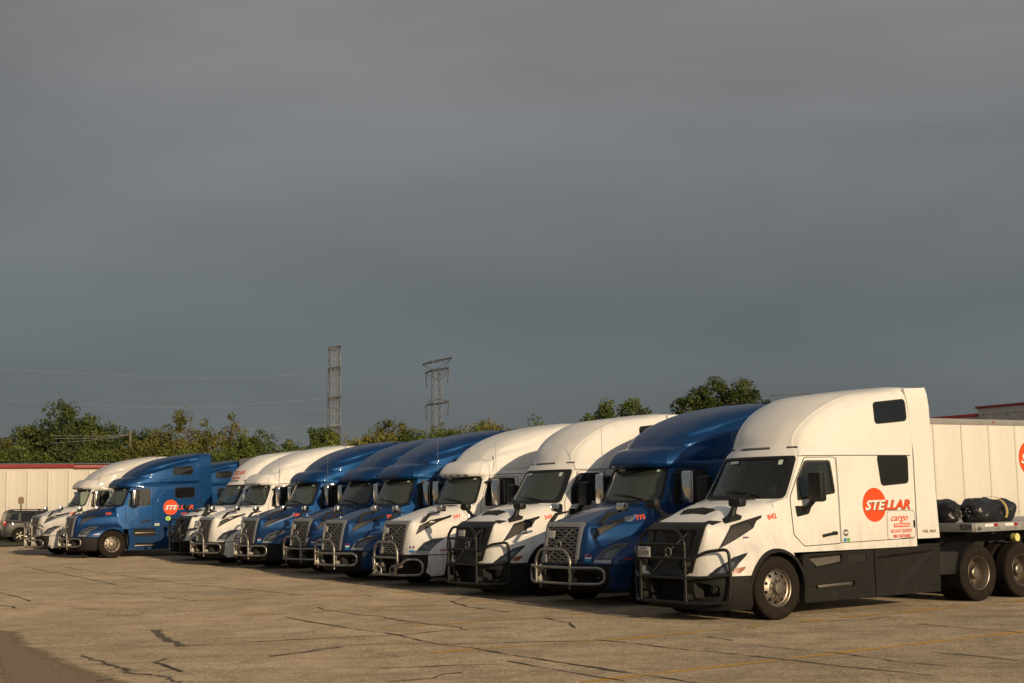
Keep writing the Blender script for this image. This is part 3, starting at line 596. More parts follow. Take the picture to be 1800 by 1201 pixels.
# ------------------------------------------------------------------ truck parts
def ridged(tb, zmin):
    res = []
    for z, p in tb:
        a, b, c = Vector(p[1]), Vector(p[2]), Vector(p[3]); q = .10 if z >= zmin else .25
        res.append((z, p[:2]+[tuple(b.lerp(a, q)), tuple(b.lerp(c, q))]+p[3:]))
    return res
def body_meshes(k):
    S = SPEC[k]; res = {}
    outer = contour_body(ridged(S['cab'], 2.7), sub_row=4 if k == 'O' else 3, linear_rows=(0, 1, 2, 5) if k == 'O' else (0, 1, 2), warp=warp_o if k == 'O' else None).mesh('cab', [MT['white'], MT['interior']], 30)
    res['cab_bvh'] = bvh(outer)
    zt = S['ztop']
    cav = MB().prism([(.42,1.45),(.42,1.90),(.50,2.0),(.86,zt-.06),(2.05,zt-.04),(2.05,1.3),(.8,1.3)], -.84, .84, 'y', 1)
    wc = MB().prism(rpoly(S['wind'], .09), -.6, .9, 'x', 1)
    sc = MB().prism(rpoly(S['win'], .05), -1.6, 1.6, 'y', 1)
    ms = [MT['white'], MT['interior']]
    cm = boolean(outer, [cav.mesh('c1', ms), wc.mesh('c2', ms), sc.mesh('c3', ms)])
    smooth(cm, 30); res['cab'] = cm
    hood = contour_body(S['hood'], sub_row=4, sub_col=6).mesh('hood', [MT['white'], MT['dark']], 38)
    res['hood_bvh'] = bvh(hood); R, _ = S['arch']
    arch = []
    for sd in (-1, 1):
        m_ = MB().lathe([(.0,-.25),(R,-.25),(R,.25),(.0,.25)], 48, 1, c=(0, sd*1.13, .505)); arch.append(m_.mesh('arch', [MT['white'], MT['dark']]))
    hm = boolean(hood, arch); smooth(hm, 38); res['hood'] = hm
    bump = contour_body(S['bump'], sub_row=4, sub_col=5).mesh('bumper', [MT['grey_plastic'], MT['dark']], 30)
    res['bump_bvh'] = bvh(bump)
    if k == 'N':
        cuts = [MB().prism(rpoly([(-.46,.33),(.46,.33),(.49,.69),(-.49,.69)], .03), -2, -1.12, 'x', 1)]
        for sd in (-1, 1): cuts.append(MB().prism(rpoly([(sd*.60,.40),(sd*.98,.43),(sd*1.0,.60),(sd*.62,.66)], .03), -2, -1.05, 'x', 1))
    else:
        cuts = [MB().prism(rpoly([(-.48,.38),(.48,.38),(.50,.74),(-.50,.74)], .03), -2, -1.15, 'x', 1)]
        for sd in (-1, 1): cuts.append(MB().prism(rpoly([(sd*.62,.42),(sd*.96,.44),(sd*.98,.66),(sd*.64,.68)], .03), -2, -1.08, 'x', 1))
    cuts += [MB().lathe([(.0,-.25),(R-.005,-.25),(R-.005,.25),(.0,.25)], 48, 1, c=(0, sd*1.13, .505)) for sd in (-1, 1)]
    bm_ = boolean(bump, [c.mesh('cut', [MT['grey_plastic'], MT['dark']]) for c in cuts]); smooth(bm_, 30); res['bumper'] = bm_
    return res
def recol(me, col):
    m = me.copy()
    for i, x in enumerate(m.materials):
        if x == MT['white']: m.materials[i] = MT[col]
    return m
def bull_guard(kind):
    mb = MB(); g = []
    T = lambda pts, r, rad=.10, close=False: mb.tube(round_path(pts, rad, 5, close), r, 10, 0, close)
    if kind == 'black':
        X = -1.45; r = .028
        T([(X,-.56,.33),(X,-.56,1.32),(X,-.37,1.50),(X,.37,1.50),(X,.56,1.32),(X,.56,.33)], r, .09)
        for z in (1.255, 1.03, .72): T([(X,-.56,z),(X,.56,z)], r*.92)
        T([(X,-.60,.33),(X,.60,.33)], r)
        for s in (-1, 1):
            T([(X,s*.56,1.02),(X+.05,s*.66,1.02),(X+.17,s*.88,1.145),(X+.40,s*1.16,1.185),(X+.42,s*1.175,.78),(X+.40,s*1.15,.335),(X+.14,s*.84,.325),(X,s*.56,.33)], r, .10)
            T([(X,s*.56,.715),(X+.18,s*.88,.735),(X+.41,s*1.165,.77)], r, .05)
            for z in (.42, .95): mb.box((X+.13, s*.52, z), (.26, .05, .10), 0, bev=.01)
    elif kind == 'steel':
        X = -1.52; r = .030
        T([(X,-.55,.44),(X,-.55,.92),(X,-.38,1.09),(X,.38,1.09),(X,.55,.92),(X,.55,.44)], r, .10)
        for s in (-1, 1):
            T([(X,s*.0,.755),(X+.01,s*.6,.755),(X+.27,s*1.08,.755),(X+.33,s*1.165,.69),(X+.33,s*1.165,.52),(X+.27,s*1.08,.46),(X+.01,s*.6,.46),(X,s*.0,.46)], r, .09)
            for z in (.52, .70): mb.box((X+.15, s*.50, z), (.30, .05, .09), 0, bev=.01)
            mb.box((X+.06, s*.50, .60), (.02, .10, .34), 0)
            mb.tube([(X+.04,s*.47,.36),(X+.04,s*.47,.80)], .018, 6)
    elif kind == 'loop':
        X = -1.52; r = .030
        T([(X,-.16,.33),(X,-.50,.42),(X,-.56,.62),(X,-.55,.92),(X,-.40,1.10),(X,.40,1.10),(X,.55,.92),(X,.56,.62),(X,.50,.42),(X,.16,.33)], r, .10)
        T([(X,-.55,.74),(X,.55,.74)], r*.95)
        for s in (-1, 1):
            T([(X,s*.0,.335),(X+.02,s*.64,.335),(X+.28,s*1.08,.345),(X+.33,s*1.165,.42),(X+.33,s*1.165,.60),(X+.27,s*1.06,.70),(X+.10,s*.80,.70),(X+.02,s*.62,.56),(X,s*.46,.52)], r, .09)
            T([(X,s*.22,.35),(X,s*.22,.48),(X,s*.34,.56),(X,s*.46,.50),(X,s*.46,.36)], r*.8, .07)
            for k in range(7): mb.box((X-.035+random.uniform(-.01,.01), s*(.50+random.uniform(-.06,.06)), .36+.035*k), (.035,.05,.035), 0, bev=.008)
            mb.box((X+.16, s*.50, .55), (.32, .05, .10), 0, bev=.01)
    else:
        X = -1.52; r = .030
        T([(X,-.52,.36),(X,-.52,1.22),(X,-.40,1.34),(X,.40,1.34),(X,.52,1.22),(X,.52,.36)], r, .09)
        for z in (.36, .74): T([(X,-.52,z),(X,.52,z)], r)
        for s in (-1, 1):
            T([(X,s*.52,.80),(X+.16,s*1.0,.80),(X+.25,s*1.22,.84),(X+.25,s*1.22,1.16),(X+.16,s*1.05,1.24),(X,s*.52,1.22)], r, .09)
            T([(X,s*.52,.36),(X+.16,s*1.05,.36),(X+.25,s*1.22,.42),(X+.25,s*1.22,.58),(X+.16,s*1.05,.66),(X,s*.52,.66)], r, .09)
            mb.box((X+.15, s*.48, .60), (.30, .05, .4), 0, bev=.01)
    return mb.mesh('bull_guard', [MT['guard_black' if kind == 'black' else 'steel']], 45)
def emblem_mesh(k):
    mb = MB()
    if k == 'N': c = Vector((-1.262, 0, 1.125)); a, b = Vector((-1.335, .33, .80)), Vector((-1.175, -.36, 1.42)); R = .070
    else: c = Vector((-1.325, 0, 1.185)); a, b = Vector((-1.365, .34, .88)), Vector((-1.255, -.36, 1.47)); R = .074
    mb.tube([c+Vector((-.05, R*math.cos(t)*1.0, R*math.sin(t))) for t in [2*PI*i/24 for i in range(24)]], .0105, 8, 0, True)
    mb.box(c+Vector((-.05, 0, 0)), (.02, R*1.9, .028), 1)
    d = (b-a).normalized()
    mb.tube([a+Vector((-.04,0,0)), c+Vector((-.045,0,0))-d*R], .008, 4); mb.tube([c+Vector((-.045,0,0))+d*R, b+Vector((-.04,0,0))], .008, 4)
    return mb.mesh('emblem', [MT['decal_grey' if k == 'N' else 'satin'], MT['decal_black']], 40)
def grille_meshes(k, hb):
    if k == 'N':
        fo = [(-.56,.73),(.56,.73),(.70,1.50),(.66,1.585),(-.66,1.585),(-.70,1.50)]; fi = rpoly([(-.405,.74),(.405,.74),(.545,1.47),(-.545,1.47)], .03)
        fr = patch(hb, [fo, fi], 'x', -1, .03, .06, .08)
        for s in (-1, 1): patch(hb, [[(-1.06,s*.55),(-.98,s*.73),(-.79,s*.755),(-.87,s*.69),(-.95,s*.60)]], 'z', 1, .014, .03, .08, mb=fr)
        pan = patch(hb, [fi], 'x', -1, .002, 0, .1).mesh('grille_panel', [MT['mesh']])
        sl = MB(); 
        for i in range(-11, 12):
            y0 = i*.125; pts = []
            for j in range(9):
                z = .75+j*.09; y = y0-(z-1.1)*.72
                hw = .40+.14*(z-.74)/.73
                if abs(y) < hw:
                    h = cast(hb, y, z, 'x'); 
                    if h: pts.append(h[0]+Vector((-.012,0,0)))
            if len(pts) > 1: sl.tube(pts, .0105, 4)
        for z in (.82,.98,1.14,1.30,1.44):
            hw = .40+.14*(z-.74)/.73
            sl.tube([cast(hb, y, z, 'x')[0]+Vector((-.004,0,0)) for y in (-hw,-hw/2,0,hw/2,hw)], .008, 4)
        return fr.mesh('grille', [MT['guard_black']], 40), pan, sl.mesh('grille_slat', [MT['plastic']], 40)
    fo = rpoly([(-.515,.82),(.515,.82),(.592,1.575),(-.592,1.575)], .03); fi = rpoly([(-.462,.825),(.462,.825),(.505,1.50),(-.505,1.50)], .03)
    fr = patch(hb, [fo, fi], 'x', -1, .035, .06, .08)
    pan = patch(hb, [fi], 'x', -1, .002, 0, .1).mesh('grille_panel', [MT['mesh']])
    sl = MB()
    for i in range(13):
        z0 = .86+i*.0515; hw = .455+.04*(z0-.84)/.66; pts = []
        for j in range(45):
            y = -hw+2*hw*j/44; z = z0+.010*(1 if math.sin(y*2*PI/.25+(PI if i % 2 else 0)) > 0 else -1)*min(1, abs(math.sin(y*2*PI/.25))*2.2)
            h = cast(hb, y, z, 'x')
            if h: pts.append(h[0]+Vector((-.016,0,0)))
        sl.tube(pts, .0062, 4)
    return fr.mesh('grille', [MT['satin']], 40), pan, sl.mesh('grille_slat', [MT['rail']], 40)
def mirrors(k):
    """hood mirror and door mirror of the near side; the far side is the mirror image"""
    out_ = {}
    for sd in (-1, 1):
        mb = MB()
        if k == 'N':
            mb.prism([(-.78,1.60),(-.50,1.64),(-.47,1.70),(-.58,1.735),(-.74,1.66)], sd*.72, sd*.90, 'y')
            if sd < 0:
                mb.tube([(-.62,sd*.81,1.66),(-.60,sd*.83,1.78),(-.57,sd*.85,1.88)], [.085,.055,.05], 10)
                mb.box((-.54,sd*.87,1.92), (.17,.29,.15), 0, bev=.055)
            else:
                mb.tube([(-.60,.80,1.64),(-.60,.95,1.74),(-.60,1.16,1.88)], [.07,.04,.04], 10)
                mb.box((-.58,1.22,1.92), (.16,.28,.17), 0, bev=.07)
            out_['hm', sd] = mb.mesh('hood_mirror', [MT['plastic'], MT['plastic']], 40)
            mb = MB(); mb.prism(rpoly([(.60,1.84),(.62,1.665),(.86,1.70),(.92,1.80),(.90,1.83)], .02), sd*1.0, sd*1.12, 'y')
            mb.tube([(.74,sd*1.08,1.76),(.76,sd*1.2,1.82),(.80,sd*1.32,1.95)], [.06,.05,.05], 8)
            mb.box((.80,sd*1.38,2.15), (.15,.30,.50), 0, bev=.05); mb.box((.878,sd*1.38,2.15), (.012,.25,.44), 1)
            out_['dm', sd] = mb.mesh('door_mirror', [MT['plastic'], MT['chrome']], 40)
        else:
            yo = .0 if sd < 0 else .27
            mb.prism([(-1.0,1.575),(-.92,1.56),(-.77,1.725),(-.50,1.775),(-.50,1.805),(-.81,1.77)], sd*.80, sd*.86, 'y')
            if sd > 0: mb.tube([(-.66,.85,1.78),(-.60,1.15,1.83)], .035, 6)
            mb.box((-.53,sd*(.92+yo),1.875), (.13,.23,.165), 1, bev=.04); mb.box((-.458,sd*(.92+yo),1.87), (.02,.20,.13), 0); out_['hm', sd] = mb.mesh('hood_mirror', [MT['seam'], MT['chrome']], 40)
            mb = MB()
            for z in (1.98, 2.50): mb.tube(round_path([(.72,sd*1.0,z-.02),(.74,sd*1.2,z),(.80,sd*1.36,z)], .08), .028, 8)
            mb.box((.755,sd*1.36,2.235), (.08,.27,.63), 1, bev=.045); mb.box((.86,sd*1.36,2.235), (.14,.25,.60), 0, bev=.05); mb.box((.935,sd*1.36,2.24), (.01,.21,.54), 1)
            mb.tube([(.82,sd*1.36,2.5),(.82,sd*1.36,1.98)], .02, 6)
            out_['dm', sd] = mb.mesh('door_mirror', [MT['plastic'], MT['chrome']], 40)
    return out_
INTK = {'N': [(-1.0,1.18),(-.70,1.545),(-.40,1.625),(-.09,1.697),(-.11,1.655),(-.21,1.61),(-.31,1.495),(-.61,1.355)],
        'O': [(-1.125,1.265),(-1.01,1.475),(-.72,1.59),(-.36,1.655),(-.17,1.708),(-.20,1.655),(-.52,1.565),(-.9,1.39)]}
HL = {'N': [(-1.2,.765),(-1.1,.872),(-.85,1.03),(-.60,1.10),(-.80,.96),(-.92,.84),(-1.03,.765)],
      'O': [(-1.19,.85),(-.97,.84),(-.90,.935),(-.75,1.055),(-.515,1.178),(-.76,1.167),(-1.0,1.08),(-1.125,.957)]}
def logo(bv, x, z, R, side=-1, text_w=None, sub=True, k=1.0, flip=1):
    """orange red disc with slanted lettering that starts on the disc and runs past it"""
    mb = MB(); c = [(x+R*math.cos(2*PI*i/48), z+R*math.sin(2*PI*i/48)) for i in range(48)]
    patch(bv, [c], 'y', side, .004, 0, .12, 0, mb)
    h = R*.78; x0 = x-R*.80*flip; tw = R*3.9
    v, f = text2d('STELLAR', h, .035, .28, space=1.02)
    lo = min(a for a, b in v); hi = max(a for a, b in v); kx = tw/(hi-lo)
    def letters(dx, dz, off, which, mi):
        for face in f:
            cx = sum(v[i][0] for i in face)/len(face)
            P = [((v[i][0]-lo)*kx, v[i][1]) for i in face]; c_ = ((cx-lo)*kx)*flip+x0
            on = (c_-x)*flip < R*.93
            if which == 'all' or (which == 'on') == on:
                pts = []
                for a, b in P:
                    hh = cast(bv, x0+flip*a+dx, z-h*.36+b+dz, 'y', side); pts.append(hh[0]+hh[1]*off)
                mb.add(pts, [tuple(range(len(pts)))], mi)
    letters(.012*k*flip, -.012*k, .006, 'on', 2); letters(0, 0, .008, 'on', 1); letters(.010*k*flip, -.010*k, .006, 'off', 2); letters(0, 0, .008, 'off', 0)
    if sub: text_on(bv, 'cargo', x+R*1.35*flip, z-R*.98, R*.58, 'y', side, .007, .008, .4, mi=3, mb=mb, width=R*1.5, flip=flip)
    return mb.mesh('logo_decal', [MT['decal_red'], MT['decal_white'], MT['decal_black'], MT['decal_red']], sm=False, fix=False)
def seat_mesh():
    mb = MB()
    for s in (-1, 1):
        mb.box((1.35, s*.48, 1.62), (.5,.48,.14), 0, bev=.05); mb.box((1.60, s*.48, 2.0), (.14,.46,.72), 0, bev=.05); mb.box((1.62, s*.48, 2.42), (.10,.26,.18), 0, bev=.04)
    return mb.mesh('seat', [MT['interior']])
def wheel_steer():
    mb = MB(); c = Vector((.98,-.48,1.90)); R = Matrix.Rotation(math.radians(62), 3, 'Y'); n = 20
    mb.tube([c+R @ Vector((.22*math.cos(2*PI*i/n), .22*math.sin(2*PI*i/n), 0)) for i in range(n)], .017, 6, 0, True)
    for a in (0, 2.1, 4.2): mb.tube([c, c+R @ Vector((.21*math.cos(a), .21*math.sin(a), 0))], .014, 5)
    mb.tube([c, c+Vector((-.35,0,-.25))], .03, 6)
    return mb.mesh('steering_wheel', [MT['plastic']])
def chassis_mesh():
    mb = MB()
    for s in (-1, 1): mb.box((3.2, s*.43, .92), (8.6,.09,.27), 0); mb.box((1.9, s*.78, .62), (2.6,.5,.62), 0, bev=.1)
    mb.box((0,0,.52), (.14,1.9,.14), 0); mb.box((.2,0,.85), (2.2,.8,.62), 0)
    for x in (5.17, 6.47): mb.tube([(x,-1.0,.51),(x,1.0,.51)], .10, 10); mb.box((x,0,.55), (.5,.5,.42), 0, bev=.12)
    mb.lathe([(.0,1.12),(.48,1.12),(.48,1.19),(.0,1.19)], 24, 0, c=(5.75,0,0), axis='z')
    for s in (-1, 1): mb.box((4.45, s*.95, .72), (.55,.34,.42), 0, bev=.06)
    return mb.mesh('chassis', [MT['dark']])
def mudguard(x0, s):
    mb = MB(); R = .565; vs = []; fs = []
    if True:
        b = len(vs)
        for i in range(10):
            a = math.radians(205-i*14)
            for y in (s*.62, s*1.22):
                for r in (R, R+.018): vs.append((x0+r*math.cos(a), y, .51+r*math.sin(a)))
        for i in range(9):
            p = b+i*4; q = p+4
            fs += [(p,p+2,q+2,q),(p+1,q+1,q+3,p+3),(p,q,q+1,p+1),(p+2,p+3,q+3,q+2)]
    return MB().add(vs, fs).mesh('mudguard', [MT['grey_plastic']])
def skirt_N(part_, sd):
    ms = [MT['grey_plastic'], MT['dark']]; y0, y1 = sorted((sd*1.215, sd*1.10))
    if part_ == 'front':
        m = MB().prism([(.565,.245),(.60,.60),(.555,.955),(.66,1.035),(2.30,1.055),(2.30,.245)], y0, y1, 'y').mesh('side_skirt', ms, 25)
        ya, yb = sorted((sd*1.3, sd*1.135))
        c1 = MB().prism(rpoly([(.70,.99),(.86,.80),(1.50,.86),(1.50,1.01)], .02), ya, yb, 'y', 1); ya, yb = sorted((sd*1.3, sd*1.16))
        c2 = MB().prism(rpoly([(.74,.50),(.82,.43),(1.78,.45),(1.82,.55)], .02), ya, yb, 'y', 1); c3 = MB().prism(rpoly([(1.62,.87),(1.68,1.0),(2.12,1.005),(2.12,.865)], .02), *sorted((sd*1.3, sd*1.195)), 'y', 1)
        return smooth(boolean(m, [c.mesh('c', ms) for c in (c1, c2, c3)]), 12)
    O_ = [(2.325,.245),(4.03,.245),(4.08,1.07),(2.325,1.057)]; P = [(2.40,.43),(3.00,.45),(3.16,.50),(3.93,.99),(2.40,.93)]; I = [(2.44,.50),(2.98,.52),(3.10,.56),(3.70,.94),(2.44,.885)]
    mb = MB(); tri = tessellate_polygon([[Vector((a, b, 0)) for a, b in O_], [Vector((a, b, 0)) for a, b in P]]); fl_ = O_+P; y = sd*1.215; yi = sd*1.165
    mb.add([(a, y, b) for a, b in fl_], [tuple(t) for t in tri]); n = len(P)
    mb.add([(a, y, b) for a, b in P]+[(a, yi, b) for a, b in I], [(i, (i+1)%n, n+(i+1)%n, n+i) for i in range(n)]+[tuple(range(n, 2*n))])
    mb.add([(a, y, b) for a, b in O_]+[(a, sd*1.10, b) for a, b in O_], [(i, (i+1)%4, 4+(i+1)%4, 4+i) for i in range(4)]+[(4,5,6,7)])
    for x_ in (2.50, 2.74): mb.box((x_+.08, sd*1.217, .99), (.17, .012, .085), 0, bev=.004)
    me = mb.mesh('side_skirt', ms, 12)
    bm = bmesh.new(); bm.from_mesh(me); bmesh.ops.remove_doubles(bm, verts=bm.verts, dist=.0005); bmesh.ops.recalc_face_normals(bm, faces=bm.faces); bm.to_mesh(me); bm.free()
    return smooth(me, 12)
def skirt_O(sd):
    ms = [MT['white'], MT['dark']]
    m = MB().prism([(.60,.27),(.66,.60),(.60,1.02),(.72,1.11),(3.45,1.12),(4.0,1.10),(4.0,.27)], *sorted((sd*1.20, sd*1.05)), 'y').mesh('side_skirt', ms, 25)
    c1 = MB().prism(rpoly([(.84,.78),(.80,1.06),(1.64,1.06),(1.68,.78)], .03), *sorted((sd*1.3, sd*1.12)), 'y', 1); c2 = MB().prism(rpoly([(.88,.38),(.88,.52),(1.70,.52),(1.70,.38)], .03), *sorted((sd*1.3, sd*1.12)), 'y', 1)
    return smooth(boolean(m, [c.mesh('c', ms) for c in (c1, c2)]), 12)
def fairing(k, sd):
    """the side extender behind the sleeper, a bent sheet with thickness"""
    if k == 'N': poly = [(3.475,1.20),(3.475,2.68),(3.355,3.86),(3.40,3.885),(3.95,3.915),(3.985,2.68),(4.07,1.20)]
    else: poly = [(3.475,1.12),(3.475,2.70),(3.43,3.70),(3.38,3.90),(3.78,3.93),(3.90,3.86),(3.97,2.2),(4.02,1.12)]
    mb = MB(); n = len(poly)
    def Y(x, z, t): return sd*((1.225 - t) - max(0, z-3.55)*.10 - max(0, z-3.80)*.25)
    g = MB(); import itertools
    bm = bmesh.new(); vv = [bm.verts.new((x, z, 0)) for x, z in poly]; bm.faces.new(vv)
    for zc in (1.6,2.1,2.68,3.2,3.55,3.7,3.78,3.84): bmesh.ops.bisect_plane(bm, geom=list(bm.verts)+list(bm.edges)+list(bm.faces), plane_co=(0,zc,0), plane_no=(0,1,0))
    bm.verts.index_update(); P = [(v.co.x, v.co.y) for v in bm.verts]; m = len(P)
    vs = [(x, Y(x, z, 0), z) for x, z in P]+[(x, Y(x, z, .035), z) for x, z in P]
    fs = [tuple(v.index for v in f.verts) for f in bm.faces]+[tuple(m+v.index for v in f.verts) for f in bm.faces]
    for e_ in bm.edges:
        if len(e_.link_faces) == 1: a, b = e_.verts[0].index, e_.verts[1].index; fs.append((a, b, b+m, a+m))
    bm.free(); mb.add(vs, fs)
    return mb.mesh('side_fairing', [MT['white']], 30)
def roof_fairing(k):
    zt = 3.915 if k == 'N' else 3.93; mb = MB(); xs = (3.40, 3.60, 3.80, 3.93 if k == 'N' else 3.76); vs = []; fs = []; ys = [-1.14+.19*i for i in range(13)]
    for x in xs:
        for y in ys:
            z = zt+.03*(1-(y/1.14)**2)-.5*max(0, abs(y)-1.06); vs.append((x, y, z))
    n = len(ys)
    for i in range(len(xs)-1):
        for j in range(n-1): fs.append((i*n+j, i*n+j+1, (i+1)*n+j+1, (i+1)*n+j))
    m = len(vs); vs2 = vs+[(x, y, z-.03) for x, y, z in vs]; fs2 = fs+[tuple(m+i for i in f) for f in fs]
    for j in range(n-1): fs2 += [(j, j+1, m+j+1, m+j), ((len(xs)-1)*n+j, (len(xs)-1)*n+j+1, m+(len(xs)-1)*n+j+1, m+(len(xs)-1)*n+j)]
    return mb.add(vs2, fs2).mesh('roof_fairing', [MT['white']], 30)
BODY = {k: body_meshes(k) for k in ('N', 'O')}
SLOPE = .013
def place_matrix(w_, q_, dz=0.0, rz=0.0):
    a = AL+rz; ex = Vector((math.cos(a), math.sin(a), SLOPE)).normalized(); ey = Vector((-math.sin(a), math.cos(a), 0)); ez = ex.cross(ey)
    m = Matrix((ex, ey, ez)).transposed().to_4x4(); m.translation = ground(w_, q_, dz); return m
def P_(pts, n, mt, name='part', thick=.02, **k): ...
YAW = iter([0, .004, -.006, .008, -.004, .010, -.008, .006, -.010, 0, .006, 0]); STEER = iter([0, .10, -.06, .14, -.10, .05, .12, -.08, .04, 0, .10, 0])
def build_truck(k, col, w_, q_, label, guard='steel', number=None, dz=0.0, rz=0.0, dark_bumper=False, full=False, logo_on=None, blade=False, extras=True, plate=None, antenna=(), front=True, stickers=()):
    B = BODY[k]; S = SPEC[k]; cb, hb, bb = B['cab_bvh'], B['hood_bvh'], B['bump_bvh']
    t = empty('semi_truck'); t.matrix_world = place_matrix(w_, q_, dz, rz+next(YAW)); steer = next(STEER)
    put(t, label, 'truck', 'semi trucks parked side by side')
    def part(name, fn, parent=t, paint=False, key=None):
        kk = (k, key or name); me = cached(kk, fn)
        if paint and col != 'white': me = cached(kk+(col,), lambda: recol(me, col))
        return link(name, me, parent)
    cab = part('cab', lambda: B['cab'], paint=True)
    hood = part('hood', lambda: B['hood'], paint=True)
    def one(name, bv, polys, m_, axis='y', side=-1, off=.004, thick=.02, grid=.08, ang=32): return lambda: patch(bv, polys, axis, side, off, thick, grid).mesh(name, [MT[m_]], ang)
    wp = rpoly(S['wind'], .09)
    gl = 'dim_glass' if number == '842' else 'glass'; part('windshield', one('windshield', cb, [wp], gl, 'x', -1, -.012, .005, .12), key='windshield'+gl)
    if k == 'N': ring = [rpoly([(-.975,1.965),(.975,1.965),(.885,2.69),(-.885,2.69)], .08), rpoly([(-.86,2.03),(.86,2.03),(.785,2.645),(-.785,2.645)], .10)]
    else: ring = [rpoly([(-.95,1.955),(.95,1.955),(.872,2.612),(-.872,2.612)], .09), rpoly([(-.90,1.995),(.90,1.995),(.835,2.585),(-.835,2.585)], .11)]
    part('windshield_surround', one('windshield_surround', cb, ring, 'plastic', 'x', -1, .005, .012, .15))
    def wipers():
        mb = MB()
        for pts in ([(-.62,2.0),(-.35,2.055),(.02,2.095),(.22,2.085)], [(.42,2.0),(.62,2.06),(.80,2.09)]):
            P = [cast(cb, y, z, 'x') for y, z in pts]; mb.tube([h[0]+h[1]*.02 for h in P if h], [.018,.014,.010,.008][:len(pts)], 5)
        return mb.mesh('windshield_wiper', [MT['plastic']])
    part('windshield_wiper', wipers)
    part('cowl', one('cowl', hb, [[(.04,-.40),(.225,-.68),(.225,.68),(.04,.40)]], 'plastic', 'z', 1, .012, .02, .12))
    def papers():
        mb = MB(); patch(cb, [[(-.72,2.54),(-.655,2.54),(-.645,2.62),(-.71,2.62)]], 'x', -1, .008, 0, 0, 0, mb)
        patch(cb, [[(.22,2.575),(.46,2.575),(.46,2.625),(.22,2.625)]], 'x', -1, .008, 0, 0, 0, mb); return mb.mesh('paper_sticker', [MT['paper']], sm=False)
    part('paper_sticker', papers)
    part('seat', seat_mesh); part('steering_wheel', wheel_steer)
    part('dashboard', lambda: MB().box((.70,0,1.80), (.36,1.6,.34), 0, bev=.08).mesh('dashboard', [MT['interior']]))
    part('curtain', lambda: MB().box((2.0,-.30,1.98), (.03,.95,1.2), 0, bev=.01).box((2.0,.55,1.98), (.03,.45,1.2), 0, bev=.01).mesh('curtain', [MT['curtain']]))
    dp = rpoly(S['door'], .045); wn = rpoly(S['win'], .05)
    for sd in (-1, 1):
        sk = 'near' if sd < 0 else 'far'
        dr = part('door', one('door', cb, [inset(dp, .009), wn], 'white', 'y', sd, .008, .02, .10, 25), paint=True, key='door'+sk)
        part('door_seam', lambda: ribbon(cb, dp, .012, 'y', sd, .003, close=True).mesh('door_seam', [MT['seam']]), key='dseam'+sk)
        part('side_window', one('side_window', cb, [wn], 'side_glass', 'y', sd, -.006, .004, .15), dr, key='win'+sk)
        part('window_seal', lambda: patch(cb, [rpoly(inset(S['win'], -.028), .05), inset(wn, .012)], 'y', sd, .011, .012, .2).mesh('window_seal', [MT['plastic']]), dr, key='wseal'+sk)
        def handle():
            mb = MB(); h = cast(cb, 1.28, 1.345, 'y', sd)[0]
            mb.box((1.27, h.y+sd*.022, 1.345), (.30,.035,.05), 0, Matrix.Rotation(-.12, 3, 'Y'), .012); mb.box((1.40, h.y+sd*.026, 1.362), (.11,.04,.062), 0, bev=.012); return mb.mesh('door_handle', [MT['plastic']])
        part('door_handle', handle, dr, key='handle'+sk)
        if k == 'N': sw = ([(2.545,3.25),(3.325,3.315),(3.325,3.675),(2.555,3.60)], [(2.60,2.165),(3.285,2.205),(3.295,2.665),(2.53,2.665)])
        else: sw = ([(2.36,3.115),(3.15,3.135),(3.15,3.44),(2.39,3.42)], [(2.45,2.215),(3.23,2.235),(3.23,2.62),(2.45,2.60)])
        for i, p in enumerate(sw):
            s_ = part('sleeper_window', one('sleeper_window', cb, [rpoly(p, .07 if k == 'N' else .13, 6)], 'tint', 'y', sd, .007, .02, .2), key='sw%d%s' % (i, sk))
            part('window_seal', one('window_seal', cb, [rpoly(inset(p, -.022), .09 if k == 'N' else .15, 6), inset(rpoly(p, .07 if k == 'N' else .13, 6), .004)], 'seam', 'y', sd, .005, .01, .2), s_, key='sws%d%s' % (i, sk))
        if k == 'N':
            seams = [([(.66,2.683),(1.5,2.683),(3.45,2.68)], .014), ([(1.56,1.195),(3.45,1.215)], .012), ([(1.55,2.655),(1.55,1.19)], .010)]
            seams.append(([(3.443,1.22),(3.443,2.66),(3.435,3.75)], .02)); seams.append((rpoly([(2.685,1.20),(3.43,1.235),(3.42,1.70),(2.70,1.71)], .07), .007))
        else: seams = [([(.92,2.665),(3.45,2.70)], .014), ([(1.06,3.10),(.92,2.74)], .012), ([(1.6,1.13),(3.45,1.13)], .016), ([(2.0,1.74),(3.4,1.80)], .006)]
        def seam():
            mb = MB()
            for ln, wd in seams: ribbon(cb, ln, wd, 'y', sd, .003, mb, close=(len(ln) > 8))
            return mb.mesh('body_seam', [MT['seam']])
        part('body_seam', seam, key='seam'+sk)
        part('side_fairing', lambda: fairing(k, sd), paint=True, key='fair'+sk)
        part('air_intake', lambda: intake(k, hb, sd), key='intake'+sk)
        hl = part('headlight', one('headlight', hb, [HL[k]], 'lamp', 'y', sd, .008, .03, .06), key='hl'+sk)
        if k == 'N':
            part('lamp_reflector', one('lamp_reflector', hb, [[(-1.12,.80),(-1.03,.80),(-.94,.88),(-.86,.965),(-.93,.955),(-1.06,.875)]], 'lamp_inner', 'y', sd, .012, .02, .06), hl, key='lri'+sk)
            part('turn_signal', one('turn_signal', hb, [[(-.93,.795),(-.89,.865),(-.70,.897),(-.735,.845),(-.80,.80)]], 'amber', 'y', sd, .012, .03, .06), hl, key='ts'+sk)
            part('headlight_bezel', lambda: ribbon(hb, HL['N'], .02, 'y', sd, .012, close=True).mesh('headlight_bezel', [MT['plastic']]), hl, key='hlb'+sk)
            part('fender_trim', lambda: arch_lip(hb, sd), key='lip'+sk)
